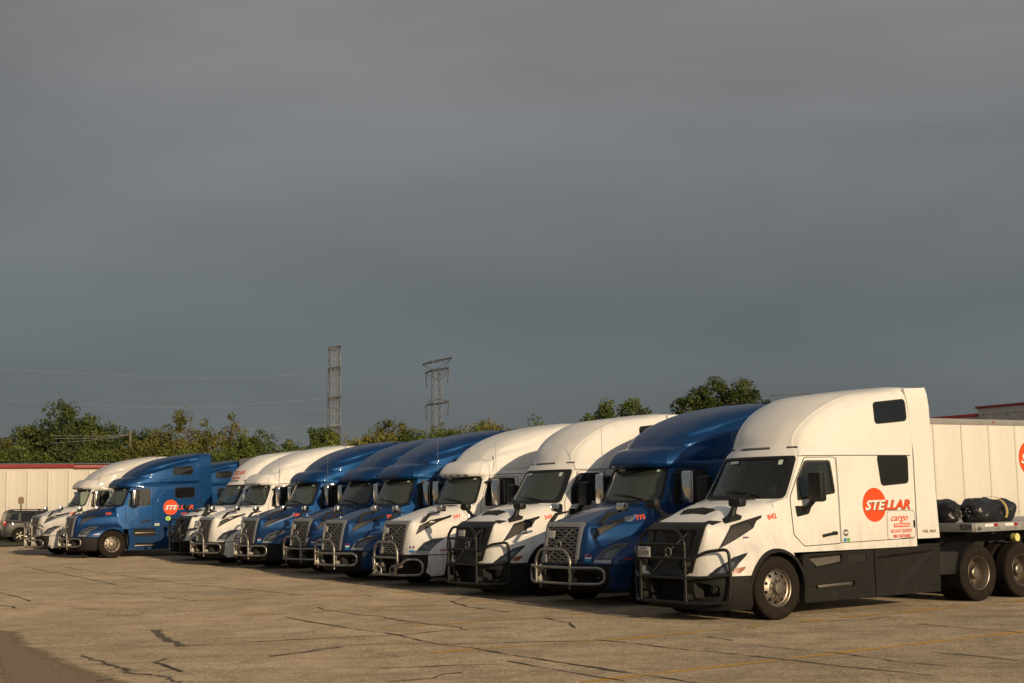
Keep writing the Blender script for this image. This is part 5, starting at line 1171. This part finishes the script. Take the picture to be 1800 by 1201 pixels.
# ------------------------------------------------------------------ the parked car at the far left
MT['suv'] = mat('grey_car_paint', (.026, .024, .022), .45, metal=.1, coat=.3, noise=.05)
def suv():
    o = empty('parked_car', (-25.0, 73.0, gz(-25.0, 73.0)), math.radians(180+30)); put(o, 'small dark grey car seen from behind its left side by the warehouse', 'car')
    T = [T6(.30, (-2.0,0),(-1.98,-.5),(-1.88,-.74),(-1.6,-.83),(0,-.86),(1.6,-.85),(2.06,-.72)), T6(.55, (-2.08,0),(-2.05,-.55),(-1.93,-.80),(-1.6,-.88),(0,-.90),(1.6,-.89),(2.12,-.76)),
         T6(.82, (-2.05,0),(-2.02,-.55),(-1.9,-.80),(-1.5,-.89),(0,-.90),(1.6,-.89),(2.10,-.76)), T6(1.0, (-1.75,0),(-1.7,-.55),(-1.55,-.76),(-1.2,-.85),(0,-.885),(1.6,-.87),(2.04,-.74)),
         T6(1.06, (-1.0,0),(-.96,-.5),(-.88,-.72),(-.7,-.80),(.2,-.84),(1.5,-.83),(2.0,-.70)), T6(1.30, (-.62,0),(-.58,-.46),(-.5,-.68),(-.3,-.745),(.3,-.77),(1.4,-.76),(1.95,-.64)),
         T6(1.58, (-.18,0),(-.14,-.42),(-.05,-.60),(.1,-.66),(.5,-.68),(1.3,-.67),(1.86,-.58)), T6(1.65, (.1,0),(.12,-.3),(.2,-.45),(.3,-.52),(.6,-.55),(1.2,-.54),(1.75,-.46))]
    bm_ = contour_body(T, linear_rows=(3,)).mesh('body', [MT['suv'], MT['dark']], 28); bv = bvh(bm_)
    cuts = [MB().lathe([(.0,-.2),(.40,-.2),(.40,.2),(.0,.2)], 28, 1, c=(x, s*.85, .36)).mesh('c', [MT['suv'], MT['dark']]) for x in (-1.28, 1.28) for s in (-1, 1)]
    bd = boolean(bm_, cuts); smooth(bd, 28); link('body', bd, o)
    for s in (-1, 1):
        for nm, p in (('side_window', [(-.62,1.08),(-.12,1.52),(.42,1.55),(.42,1.07)]), ('side_window', [(.48,1.07),(.48,1.55),(1.22,1.53),(1.25,1.08)]), ('quarter_window', [(1.36,1.14),(1.34,1.51),(1.66,1.47),(1.80,1.18)])):
            link(nm, patch(bv, [rpoly(p, .05)], 'y', s, .006, .015, .2).mesh(nm, [MT['tint']]), o)
        link('wheel_arch', MB().tube([(1.28+.43*math.cos(a), s*.885, .37+.43*math.sin(a)) for a in [math.radians(-5+19*i) for i in range(11)]], .04, 6).tube([(-1.28+.43*math.cos(a), s*.885, .37+.43*math.sin(a)) for a in [math.radians(-5+19*i) for i in range(11)]], .04, 6).mesh('wheel_arch', [MT['plastic']]), o)
        link('roof_rail', MB().tube([(-.0, s*.56, 1.66),(.2, s*.56, 1.71),(1.5, s*.54, 1.70),(1.72, s*.52, 1.64)], .025, 6).mesh('roof_rail', [MT['plastic']]), o)
        link('tail_light', MB().box((2.02, s*.71, .98), (.14,.22,.26), 0, bev=.04).mesh('tail_light', [MT['redlens']]), o)
        link('mirror', MB().box((-.62, s*.98, 1.12), (.14,.2,.15), 0, bev=.04).mesh('mirror', [MT['plastic']]), o)
        for x in (-1.28, 1.28):
            w_ = empty('wheel'); w_.parent = o; w_.location = (x, s*.80, .355); w_.rotation_euler = (0, 0, 0 if s < 0 else PI)
            link('tyre', cached('suvtyre', lambda: MB().lathe([(.22,.09),(.24,.11),(.32,.11),(.352,.09),(.355,.05),(.355,-.05),(.352,-.09),(.32,-.11),(.24,-.11),(.22,-.09)], 32).mesh('tyre', [MT['rubber']])), w_)
            def rim():
                mb = MB().lathe([(.225,-.08),(.22,-.10),(.205,-.085),(.20,-.02),(.225,-.02)], 28).lathe([(.0,-.08),(.055,-.08),(.06,-.02),(.0,-.02)], 14)
                for i in range(5):
                    a = 2*PI*i/5; mb.box((.13*math.cos(a), -.065, .13*math.sin(a)), (.17,.03,.05), 0, Matrix.Rotation(-a, 3, 'Y'), .01)
                mb.lathe([(.0,.0),(.21,.0),(.21,.02),(.0,.02)], 20, 1); return mb.mesh('rim', [MT['alu'], MT['dark']])
            link('rim', cached('suvrim', rim), w_)
    link('rear_window', patch_x(bv, [(-.52,1.14),(.52,1.14),(.46,1.50),(-.46,1.50)], 'tint'), o)
    link('rear_bumper', MB().box((2.10, 0, .45), (.14, 1.5, .30), 0, bev=.05).mesh('rear_bumper', [MT['plastic']]), o)
    link('licence_plate', MB().box((2.12, 0, .84), (.02,.31,.15), 0, bev=.004).mesh('licence_plate', [MT['plate']]), o)
    link('aerial', MB().tube([(1.6, 0, 1.64),(1.78, 0, 1.86)], .008, 5).mesh('aerial', [MT['plastic']]), o)
def patch_x(bv, poly, m_):
    mb = MB(); vs = []
    for y, z in poly:
        h = bv.ray_cast(Vector((5, y, z)), Vector((-1, 0, 0))); vs.append(h[0]+h[1]*.006 if h[0] else Vector((2, y, z)))
    return mb.add(vs+[v-Vector((.02,0,0)) for v in vs], [(0,1,2,3),(4,5,6,7),(0,1,5,4),(1,2,6,5),(2,3,7,6),(3,0,4,7)]).mesh('rear_window', [MT[m_]], sm=False)
suv()
MT['cardboard'] = mat('tan_board', (.22, .15, .085), .8, noise=.15); MT['wood'] = mat('grey_timber', (.16, .135, .11), .9, noise=.3, nscale=8)
sg = empty('notice_board', (-27.35, 76.3, gz(-27.35, 76.3)), .3); put(sg, 'small tan board on a post showing over the roof of the grey car', 'sign')
link('post', MB().box((0, .06, 1.2), (.09,.09,2.4), 0).mesh('post', [MT['wood']]), sg); link('board', MB().box((0, 0, 2.18), (.30,.03,.34), 0, bev=.006).mesh('board', [MT['cardboard']]), sg)
# ------------------------------------------------------------------ pylons and wires
MT['lattice'] = mat('galvanised_steel', (.215, .20, .18), .65, metal=.2, noise=.15); MT['insul'] = mat('insulator_brown', (.10, .085, .075), .4); MT['wire'] = mat('bright_conductor', (.17, .17, .165), .6, metal=.2)
def pylon(name_loc, yaw, H, label, wide):
    x, y = name_loc; z0 = gz(x, y); o = empty('transmission_tower', (x, y, z0), yaw); put(o, label, 'pylon', 'lattice pylons beyond the trees')
    mb = MB(); T = lambda a, b, r: mb.tube([a, b], r, 4, 0, caps=False)
    def hw(z):
        t = z/H
        if wide: return 4.2-2.95*min(1, t/.36) if t < .36 else 1.25-.1*(t-.36)/.64
        return 1.45-.25*t
    lv = []; z = 0
    while z < H*(.93 if wide else .985): lv.append(z); z += 2.9 if z > H*.3 else 4.6
    lv.append(H*(.93 if wide else .985))
    for a, b in zip(lv, lv[1:]):
        A, B = hw(a), hw(b); ca_ = [(-A,-A),(A,-A),(A,A),(-A,A)]; cb_ = [(-B,-B),(B,-B),(B,B),(-B,B)]
        for i in range(4):
            j = (i+1) % 4; P = (*ca_[i], a); Q = (*cb_[i], b); P2 = (*ca_[j], a); Q2 = (*cb_[j], b)
            T(P, Q, .095); T(P, Q2, .045) if i % 2 else T(P2, Q, .045); T(Q, Q2, .05)
            if not wide:
                m1 = Vector(P).lerp(Vector(P2), .32); m2 = Vector(Q).lerp(Vector(Q2), .32); n1 = Vector(P).lerp(Vector(P2), .68); n2 = Vector(Q).lerp(Vector(Q2), .68); T(m1, m2, .04); T(n1, n2, .04)
    link('lattice', mb.mesh('lattice', [MT['lattice']], sm=False, fix=False), o)
    arms = ((H*.985, 11.0, 0), (H*.925, 8.6, 4.6), (H*.70, 8.6, 4.2), (H*.455, 8.6, 4.0)) if wide else ((H*.985, 4.6, 0), (H*.86, 4.8, 2.4), (H*.68, 5.0, 2.4), (H*.50, 5.2, 2.4))
    for z, ln, ins in arms:
        mb = MB(); B = hw(z)
        for s in (-1, 1):
            for yy in (-B, B):
                mb.tube([(s*B, yy, z), (s*ln, 0, z)], .19, 4, 0, caps=False); mb.tube([(s*B, yy, z-(3.2 if wide and z > H*.9 else -1.6 if wide else 1.0)), (s*ln, 0, z)], .08, 4, 0, caps=False)
            for t in (.3, .6): mb.tube([(s*(B+(ln-B)*t), -B*(1-t), z), (s*(B+(ln-B)*t), B*(1-t), z)], .06, 4, 0, caps=False)
        for yy in (-B, B): mb.tube([(-B, yy, z), (B, yy, z)], .1, 4, 0, caps=False)
        mb.tube([(-ln, 0, z), (ln, 0, z)], .06, 4, 0, caps=False)
        ar = link('crossarm', mb.mesh('crossarm', [MT['lattice']], sm=False, fix=False), o)
        if ins:
            for s in (-1, 1): link('insulator', MB().tube([(s*ln, 0, z), (s*(ln-(.8 if wide else 0)), 0, z-ins)], .15, 6).mesh('insulator', [MT['insul']]), ar)
pylon((-46.9, 358), math.atan2(-7.6, 3.6), 43.5, 'narrow straight lattice pylon, the left one of the two that stand clear', False)
pylon((-23.2, 418), math.atan2(-17, 8.8), 46.2, 'lattice pylon with a wide slanted top arm and flared foot', True)
pylon((129.9, 638), math.atan2(-12, 15), 52.6, 'distant pylon with only its top arm showing over the roof of 842', True)
WIRES = [('upper pale power line crossing the grey sky left of the narrow pylon', [(-140.31,328.17,37.04),(-125.63,333.04,37.11),(-104.4,339.94,36.16),(-82.37,346.76,35.59),(-66.28,351.44,36.16),(-48.71,356.32,37.5)]),
 ('second pale power line from the top, sagging left of the narrow pylon', [(-146.72,343.52,35.06),(-130.44,346.09,35.35),(-106.93,349.74,35.68),(-83.91,353.24,35.99),(-67.09,355.8,35.84),(-48.7,358.58,35.46)]),
 ('third pale power line from the top, just above the left tree crowns', [(-140.38,329.03,29.94),(-125.7,333.97,29.49),(-106.69,340.18,28.65),(-86.91,346.34,28.19),(-67.75,351.92,29.14),(-48.92,357.13,30.84)]),
 ('fourth pale power line, crossing in front of the left tree tops', [(-146.8,344.47,27.21),(-130.52,347.02,27.66),(-109.8,350.21,28.26),(-88.68,353.41,28.73),(-68.61,356.46,28.6),(-48.77,359.44,28.39)]),
 ('lowest pale power line, ending low on the narrow pylon', [(-76.49,352.12,22.34),(-65.21,354.55,22.95),(-56.64,356.35,23.56),(-48.99,357.94,24.18)]),
 ('upper power line strung between the two pylons', [(-44.78,358.31,37.66),(-39.27,374.45,38.25),(-32.85,391.29,38.64),(-26.47,406.45,38.96),(-21.9,416.54,39.31)]),
 ('level power line strung between the two pylons', [(-48.1,358.54,35.76),(-41.2,377.78,37.47),(-33.33,396.99,39.35),(-25.88,413.32,40.97)]),
 ('lower power line sloping down between the two pylons', [(-44.85,359.13,30.96),(-39.44,376.29,31.32),(-33.09,394.17,31.65),(-23.72,417.46,31.72)]),
 ('lowest level power line strung between the two pylons', [(-48.17,359.43,28.46),(-41.26,378.58,29.93),(-33.39,397.73,31.42),(-25.78,414.28,33.07)]),
 ('faint power line falling away to the right of the wide pylon', [(-19.36,418.28,41.54),(-3.86,443.6,40.42),(11.49,466.08,39.67),(28.33,488.49,39.48),(53.92,519.23,39.87)])]
UWIRES = [('local utility wire in front of the left trees, top one', [(-35.26,104.06,7.77),(-33.53,104.37,7.75),(-31.47,104.73,7.72),(-29.47,105.05,7.89)]),
 ('local utility wire in front of the left trees, middle one', [(-34.83,104.09,7.55),(-32.7,104.49,7.53),(-31.05,104.79,7.64),(-29.47,105.06,7.85)]),
 ('local utility wire in front of the left trees, lowest one', [(-35.0,104.13,7.21),(-32.7,104.53,7.38),(-31.05,104.81,7.55),(-29.47,105.06,7.81)])]

for lb, pts in WIRES:
    cu = round_path(pts, 18, 4); o = link('power_line', MB().tube(cu, .028, 4).mesh('power_line', [MT['wire']]), None); put(o, lb, 'power line', 'high voltage lines')
for lb, pts in UWIRES:
    o = link('utility_wire', MB().tube(round_path(pts, 2, 4), .017, 4).mesh('utility_wire', [MT['wire']]), None); put(o, lb, 'wire', 'utility wires')
up = empty('utility_pole', (-29.4, 105, gz(-29.4, 105))); put(up, 'pale utility pole standing among the left hand trees', 'utility pole')
link('pole', MB().tube([(0,0,0),(0,0,7.3)], [.15,.09], 8).mesh('pole', [MT['wood']]), up)
# ------------------------------------------------------------------ trees, shrubs, grass
def leaf_mat(name, c1, c2, c3):
    m = bpy.data.materials.new(name); m.use_nodes = True; t = m.node_tree; b = t.nodes['Principled BSDF']
    g = t.nodes.new('ShaderNodeNewGeometry'); n = t.nodes.new('ShaderNodeTexNoise'); n.inputs['Scale'].default_value = .55; n.inputs['Detail'].default_value = 3
    t.links.new(g.outputs['Position'], n.inputs['Vector'])
    r = t.nodes.new('ShaderNodeValToRGB'); e_ = r.color_ramp.elements; e_[0].position = .32; e_[0].color = (*c1, 1); e_[1].position = .70; e_[1].color = (*c3, 1); k = e_.new(.5); k.color = (*c2, 1)
    ad = t.nodes.new('ShaderNodeMath'); ad.operation = 'MULTIPLY_ADD'; ad.inputs[1].default_value = .22; 
    t.links.new(g.outputs['Random Per Island'], ad.inputs[0]); sb = t.nodes.new('ShaderNodeMath'); sb.operation = 'SUBTRACT'; sb.inputs[1].default_value = .11
    t.links.new(n.outputs['Fac'], sb.inputs[0]); t.links.new(sb.outputs[0], ad.inputs[2]); t.links.new(ad.outputs[0], r.inputs[0])
    t.links.new(r.outputs[0], b.inputs['Base Color']); b.inputs['Roughness'].default_value = .6; b.inputs['Specular IOR Level'].default_value = .3
    tl = t.nodes.new('ShaderNodeBsdfTranslucent'); t.links.new(r.outputs[0], tl.inputs[0]); mx = t.nodes.new('ShaderNodeMixShader'); mx.inputs[0].default_value = .25
    o = t.nodes['Material Output']; t.links.new(b.outputs[0], mx.inputs[1]); t.links.new(tl.outputs[0], mx.inputs[2]); t.links.new(mx.outputs[0], o.inputs[0])
    return m
LEAF = {'dark': leaf_mat('dark_leaves', (.026,.042,.011), (.060,.086,.020), (.125,.145,.036)), 'mid': leaf_mat('mid_leaves', (.036,.058,.012), (.090,.122,.022), (.180,.205,.042)),
        'yellow': leaf_mat('yellowing_leaves', (.072,.078,.016), (.15,.145,.030), (.25,.215,.055)), 'autumn': leaf_mat('autumn_leaves', (.05,.056,.014), (.115,.092,.020), (.20,.11,.025))}
MT['bark'] = mat('bark', (.085, .070, .055), .95, noise=.3, nscale=5); MT['twig'] = mat('dry_twig', (.17, .14, .11), .95)
def leaves(clumps, n_per, size, rnd):
    vs = []; fs = []
    for c, r in clumps:
        for _ in range(n_per):
            d = Vector((rnd.gauss(0,1), rnd.gauss(0,1), rnd.gauss(0,1))).normalized(); p = c+d*r*(.35+.65*rnd.random()**.5)
            u = Vector((rnd.gauss(0,1), rnd.gauss(0,1), rnd.gauss(0,.7))).normalized(); nrm = (d*.7+Vector((rnd.gauss(0,.6), rnd.gauss(0,.6), rnd.gauss(.3,.6)))).normalized()
            a = nrm.cross(u); a = a.normalized() if a.length > .01 else u; b = nrm.cross(a); s_ = size*rnd.uniform(.6,1.35); i = len(vs)
            vs += [p-a*s_, p-b*s_*.55, p+a*s_, p+b*s_*.55]; fs.append((i,i+1,i+2,i+3))
    me = bpy.data.meshes.new('crown'); me.from_pydata([tuple(v) for v in vs], [], fs); return me
def limb(mb, a, b, r0_, r1_, rnd, bend=.08):
    a, b = Vector(a), Vector(b); L_ = (b-a).length; m1 = a.lerp(b, .35)+Vector((rnd.gauss(0,bend), rnd.gauss(0,bend), 0))*L_; m2 = a.lerp(b, .7)+Vector((rnd.gauss(0,bend), rnd.gauss(0,bend), 0))*L_
    mb.tube([a, m1, m2, b], [r0_, r0_*.7+r1_*.3, r0_*.35+r1_*.65, r1_], 6, 0, caps=False)
def tree(name, label, cat, x, y, lobes, kind, seed, group, leaf=.120, n_per=105, dens=1.0, trunk_r=.22):
    """lobes: (dx, dy, z centre, rx, ry, rz) above the ground at the foot"""
    rnd = random.Random(seed); o = empty(name, (x, y, gz(x, y))); put(o, label, cat, group); cl = []; mb = MB()
    top = max(l[2] for l in lobes); zb = min(l[2]-l[5] for l in lobes)
    for dx, dy, zc, rx, ry, rz in lobes:
        nn = int((rx*rz*2.6+rx*ry*1.2)*3.0*dens)+5
        for _ in range(nn):
            d = Vector((rnd.gauss(0,1), rnd.gauss(0,1), rnd.gauss(0,1))).normalized(); k = rnd.uniform(.50, 1.06)
            c = Vector((dx+d.x*rx*k, dy+d.y*ry*k, zc+d.z*rz*k))
            if c.z < .2: continue
            cl.append((c, rnd.uniform(.38, .78)*min(1, .5+.25*rx)))
    me = leaves(cl, n_per, leaf, rnd); me.materials.append(LEAF[kind]); link('crown', me, o)
    fork = Vector((rnd.gauss(0,.2), rnd.gauss(0,.2), max(.6, zb*.8))); limb(mb, (0,0,-.1), fork, trunk_r*1.3, trunk_r, rnd, .03)
    for l in lobes:
        b = Vector((l[0], l[1], l[2])); limb(mb, fork, b, trunk_r*.75, trunk_r*.3, rnd)
        for _ in range(6):
            d = Vector((rnd.gauss(0,1), rnd.gauss(0,1), rnd.gauss(.5,.8))).normalized(); limb(mb, b, b+Vector((d.x*l[3], d.y*l[4], d.z*l[5]))*.95, trunk_r*.3, .02, rnd)
    link('trunk', mb.mesh('trunk', [MT['bark']]), o); return o
def bare(label, x, y, h, seed, spread=.45):
    rnd = random.Random(seed); o = empty('bare_tree', (x, y, gz(x, y))); put(o, label, 'tree', 'bare trees'); mb = MB(); tw = MB()
    def grow(p, d, ln, r, lv):
        q = p+d*ln; limb(mb if lv < 2 else tw, p, q, max(.035, r), max(.03, r*.6), rnd, .05)
        if lv == 4: return
        for _ in range(3 if lv < 3 else 2):
            nd = (d+Vector((rnd.gauss(0,spread), rnd.gauss(0,spread), rnd.gauss(.12,.2)))).normalized(); grow(p.lerp(q, rnd.uniform(.55,1)), nd, ln*rnd.uniform(.55,.8), r*.55, lv+1)
    grow(Vector((0,0,0)), Vector((0,0,1)), h*.46, .13, 0)
    link('trunk', mb.mesh('trunk', [MT['twig']]), o); link('twigs', tw.mesh('twigs', [MT['twig']], sm=False), o)['kind'] = 'stuff'
G1 = 'trees behind the lot'
tree('broadleaf_tree', 'large dark green tree, tallest of the cluster behind the warehouse', 'tree', -36.5, 111, [(0,0,7.0,2.9,2.6,2.6),(-2.6,0,5.6,2.3,2.2,2.3),(2.4,.4,6.2,2.2,2.2,2.0),(.4,-.5,4.4,3.2,2.6,2.4)], 'dark', 1, G1)
tree('broadleaf_tree', 'dark green tree with knobbly separate crown tops, second from the left', 'tree', -31.8, 112, [(0,0,6.0,1.9,1.9,1.9),(2.4,.2,6.3,1.5,1.5,1.6),(-1.6,0,4.8,2.0,2.0,1.9),(1.2,0,4.2,2.4,2.2,1.8)], 'dark', 2, G1)
tree('broadleaf_tree', 'tall loose tree with sparse yellowing leaves behind the blue 783', 'tree', -26.2, 110, [(0,0,7.2,1.7,1.6,2.3),(-1.7,0,6.2,1.4,1.4,2.0),(1.6,.2,5.8,1.5,1.4,2.2),(.2,0,4.2,2.2,2,2.0)], 'yellow', 3, G1, .112, 64, .66)
tree('broadleaf_tree', 'slim yellow green tree with a pointed top beside the bushy green one', 'tree', -22.6, 110.5, [(0,0,7.0,.9,.9,2.0),(.5,0,5.2,1.5,1.4,1.8)], 'yellow', 4, G1, .112, 66, .7)
tree('broadleaf_tree', 'round bushy green tree behind the white cab with roof lettering', 'tree', -20.9, 109, [(0,0,5.2,2.2,2.1,2.2),(-1.3,0,4.0,2.0,1.9,2.0),(1.2,0,3.8,1.8,1.8,1.8)], 'mid', 5, G1)
tree('broadleaf_tree', 'small green tree just right of the round bushy one', 'tree', -17.7, 110, [(0,0,5.0,1.0,1,1.6),(.6,0,3.8,1.5,1.4,1.6)], 'mid', 6, G1)
tree('broadleaf_tree', 'leafy tree hiding the foot of the narrow pylon', 'tree', -15.1, 110, [(0,0,6.2,1.5,1.4,1.6),(-.3,0,4.6,1.8,1.7,1.8)], 'mid', 7, G1, dens=.9)
tree('broadleaf_tree', 'low green tree between the pylon foot and the yellow topped tree', 'tree', -12.1, 110, [(0,0,5.4,1.2,1.2,1.6),(.8,0,4.2,1.5,1.4,1.4)], 'mid', 8, G1, dens=.8)
tree('broadleaf_tree', 'thin tree with yellow tipped top left of the wide pylon', 'tree', -9.8, 110, [(0,0,7.1,1.1,1.1,1.5),(.3,0,5.4,1.5,1.4,1.5),(1.6,0,4.6,1.4,1.3,1.2)], 'yellow', 9, G1, .112, 68, .72)
tree('broadleaf_tree', 'green bush topped tree above the roof of white 397', 'tree', -2.0, 111, [(0,0,6.2,1.5,1.4,1.6),(-1.8,0,5.4,1.6,1.5,1.4),(1.8,0,5.8,1.3,1.3,1.3)], 'mid', 10, G1)
tree('broadleaf_tree', 'spreading light green tree above the roof of white 543', 'tree', 8.4, 108, [(0,0,7.3,2.2,2,1.9),(-2.2,0,6.5,1.5,1.5,1.5),(2.0,.2,6.9,1.9,1.7,1.6),(0,0,5,3,2.5,2)], 'mid', 11, G1)
tree('broadleaf_tree', 'big round dark green tree, tallest of all, above the roof of blue 775', 'tree', 16.4, 106, [(0,0,8.5,2.6,2.4,2.1),(-2.1,0,7.4,2.0,1.9,1.8),(2.1,.2,7.7,1.8,1.8,1.8),(-3.2,0,6.6,.9,.9,1.1),(0,0,5.6,3.2,2.6,2.3),(3.5,0,7.0,.9,.9,1.0)], 'dark', 12, G1, dens=1.1)
bare('bare grey tree with a fan of twigs just right of the wide pylon', -5.2, 109, 8.4, 21)
bare('leaning bare tree, middle one of the leafless three', -3.2, 110, 8.2, 22, .5)
bare('bare twiggy tree above the left end of the roof of 397', -.4, 112, 8.8, 23)
bare('pale bare sapling between the narrow pylon and the yellow topped tree', -13.4, 112, 7.0, 24, .3)
HD = [(-42,104,2.4,3.2,'autumn'),(-39.2,103,2.2,3.6,'yellow'),(-36.6,102,2.3,3.0,'mid'),(-33.6,103,2.1,2.8,'dark'),(-31.0,102,2.0,2.8,'mid'),(-28.2,103,2.2,3.2,'yellow'),(-25.2,102.5,2.2,2.9,'mid'),(-22.4,103,2.1,2.7,'mid'),(-19.4,104,2.0,2.3,'dark'),
      (-16.2,105,1.8,2.6,'mid'),(-13.4,105,1.9,2.7,'mid'),(-10.4,105,2.1,2.9,'yellow'),(-7.2,105,2.2,3.0,'mid'),(-4.2,105,2.2,3.3,'mid'),(-1.2,105,2.2,3.3,'yellow'),(2.0,105,2.0,3.3,'mid'),(-41.5,99,1.6,2.2,'mid'),(-38,98.5,1.7,2.0,'dark')]
WH = ['orange tinged shrub at the far left over the warehouse roof', 'yellow green shrub beside the orange one over the warehouse', 'green shrub below the largest dark tree', 'dark shrub below the utility wires', 'green shrub left of the utility pole', 'yellowish shrub at the foot of the utility pole', 'green shrub below the sparse yellowing tree', 'green shrub below the round bushy tree', 'dark low shrub right of the round bushy tree',
      'shrub at the foot of the narrow pylon', 'green shrub just right of the narrow pylon foot', 'yellowish shrub below the yellow topped tree', 'green shrub left of the wide pylon foot', 'green shrub right of the wide pylon foot', 'yellowish shrub below the bare trees', 'green shrub over the rear of the roof of 397', 'low green shrub close to the warehouse roof edge', 'low dark shrub close to the warehouse roof edge']
for i, ((x, y, r, z, kd), lb) in enumerate(zip(HD, WH)):
    up_ = 1.6 if x < -17 else 2.0 if x < -11 else 2.5
    tree('shrub', lb, 'shrub', x, y, [(0,0,z+up_,r,r*.8,1.5),(r*.5,0,z-.9+up_,r,r*.8,1.7),(-r*.5,0,z-.8+up_,r,r*.8,1.7),(0,0,z-1.0,r*1.1,r*.8,1.9)], kd, 100+i, 'shrubs behind the lot', .115, 82, .72, .08)
MT['grass'] = mat('rough_grass', (.045, .062, .018), .95, noise=.4, nscale=3)
gvs = [ground(a, b, .05) for a, b in ((-16,51),(40,51),(120,51),(120,180),(-60,180),(-60,63),(-16,60.5))]
me = bpy.data.meshes.new('grass_verge'); me.from_pydata([tuple(v) for v in gvs], [], [tuple(range(len(gvs)))]); me.materials.append(MT['grass']); put(link('grass_verge', me), kind='structure')
rnd = random.Random(5); cl = []
for _ in range(520):
    a, b = rnd.uniform(-15, 8), rnd.uniform(60.8, 65.0); p = ground(a, b, .25); cl.append((p, rnd.uniform(.25, .5)))
me = leaves(cl, 26, .11, rnd); me.materials.append(LEAF['mid']); put(link('verge_weeds', me), 'ragged green weeds along the foot of the warehouse wall', 'weeds', kind='stuff')
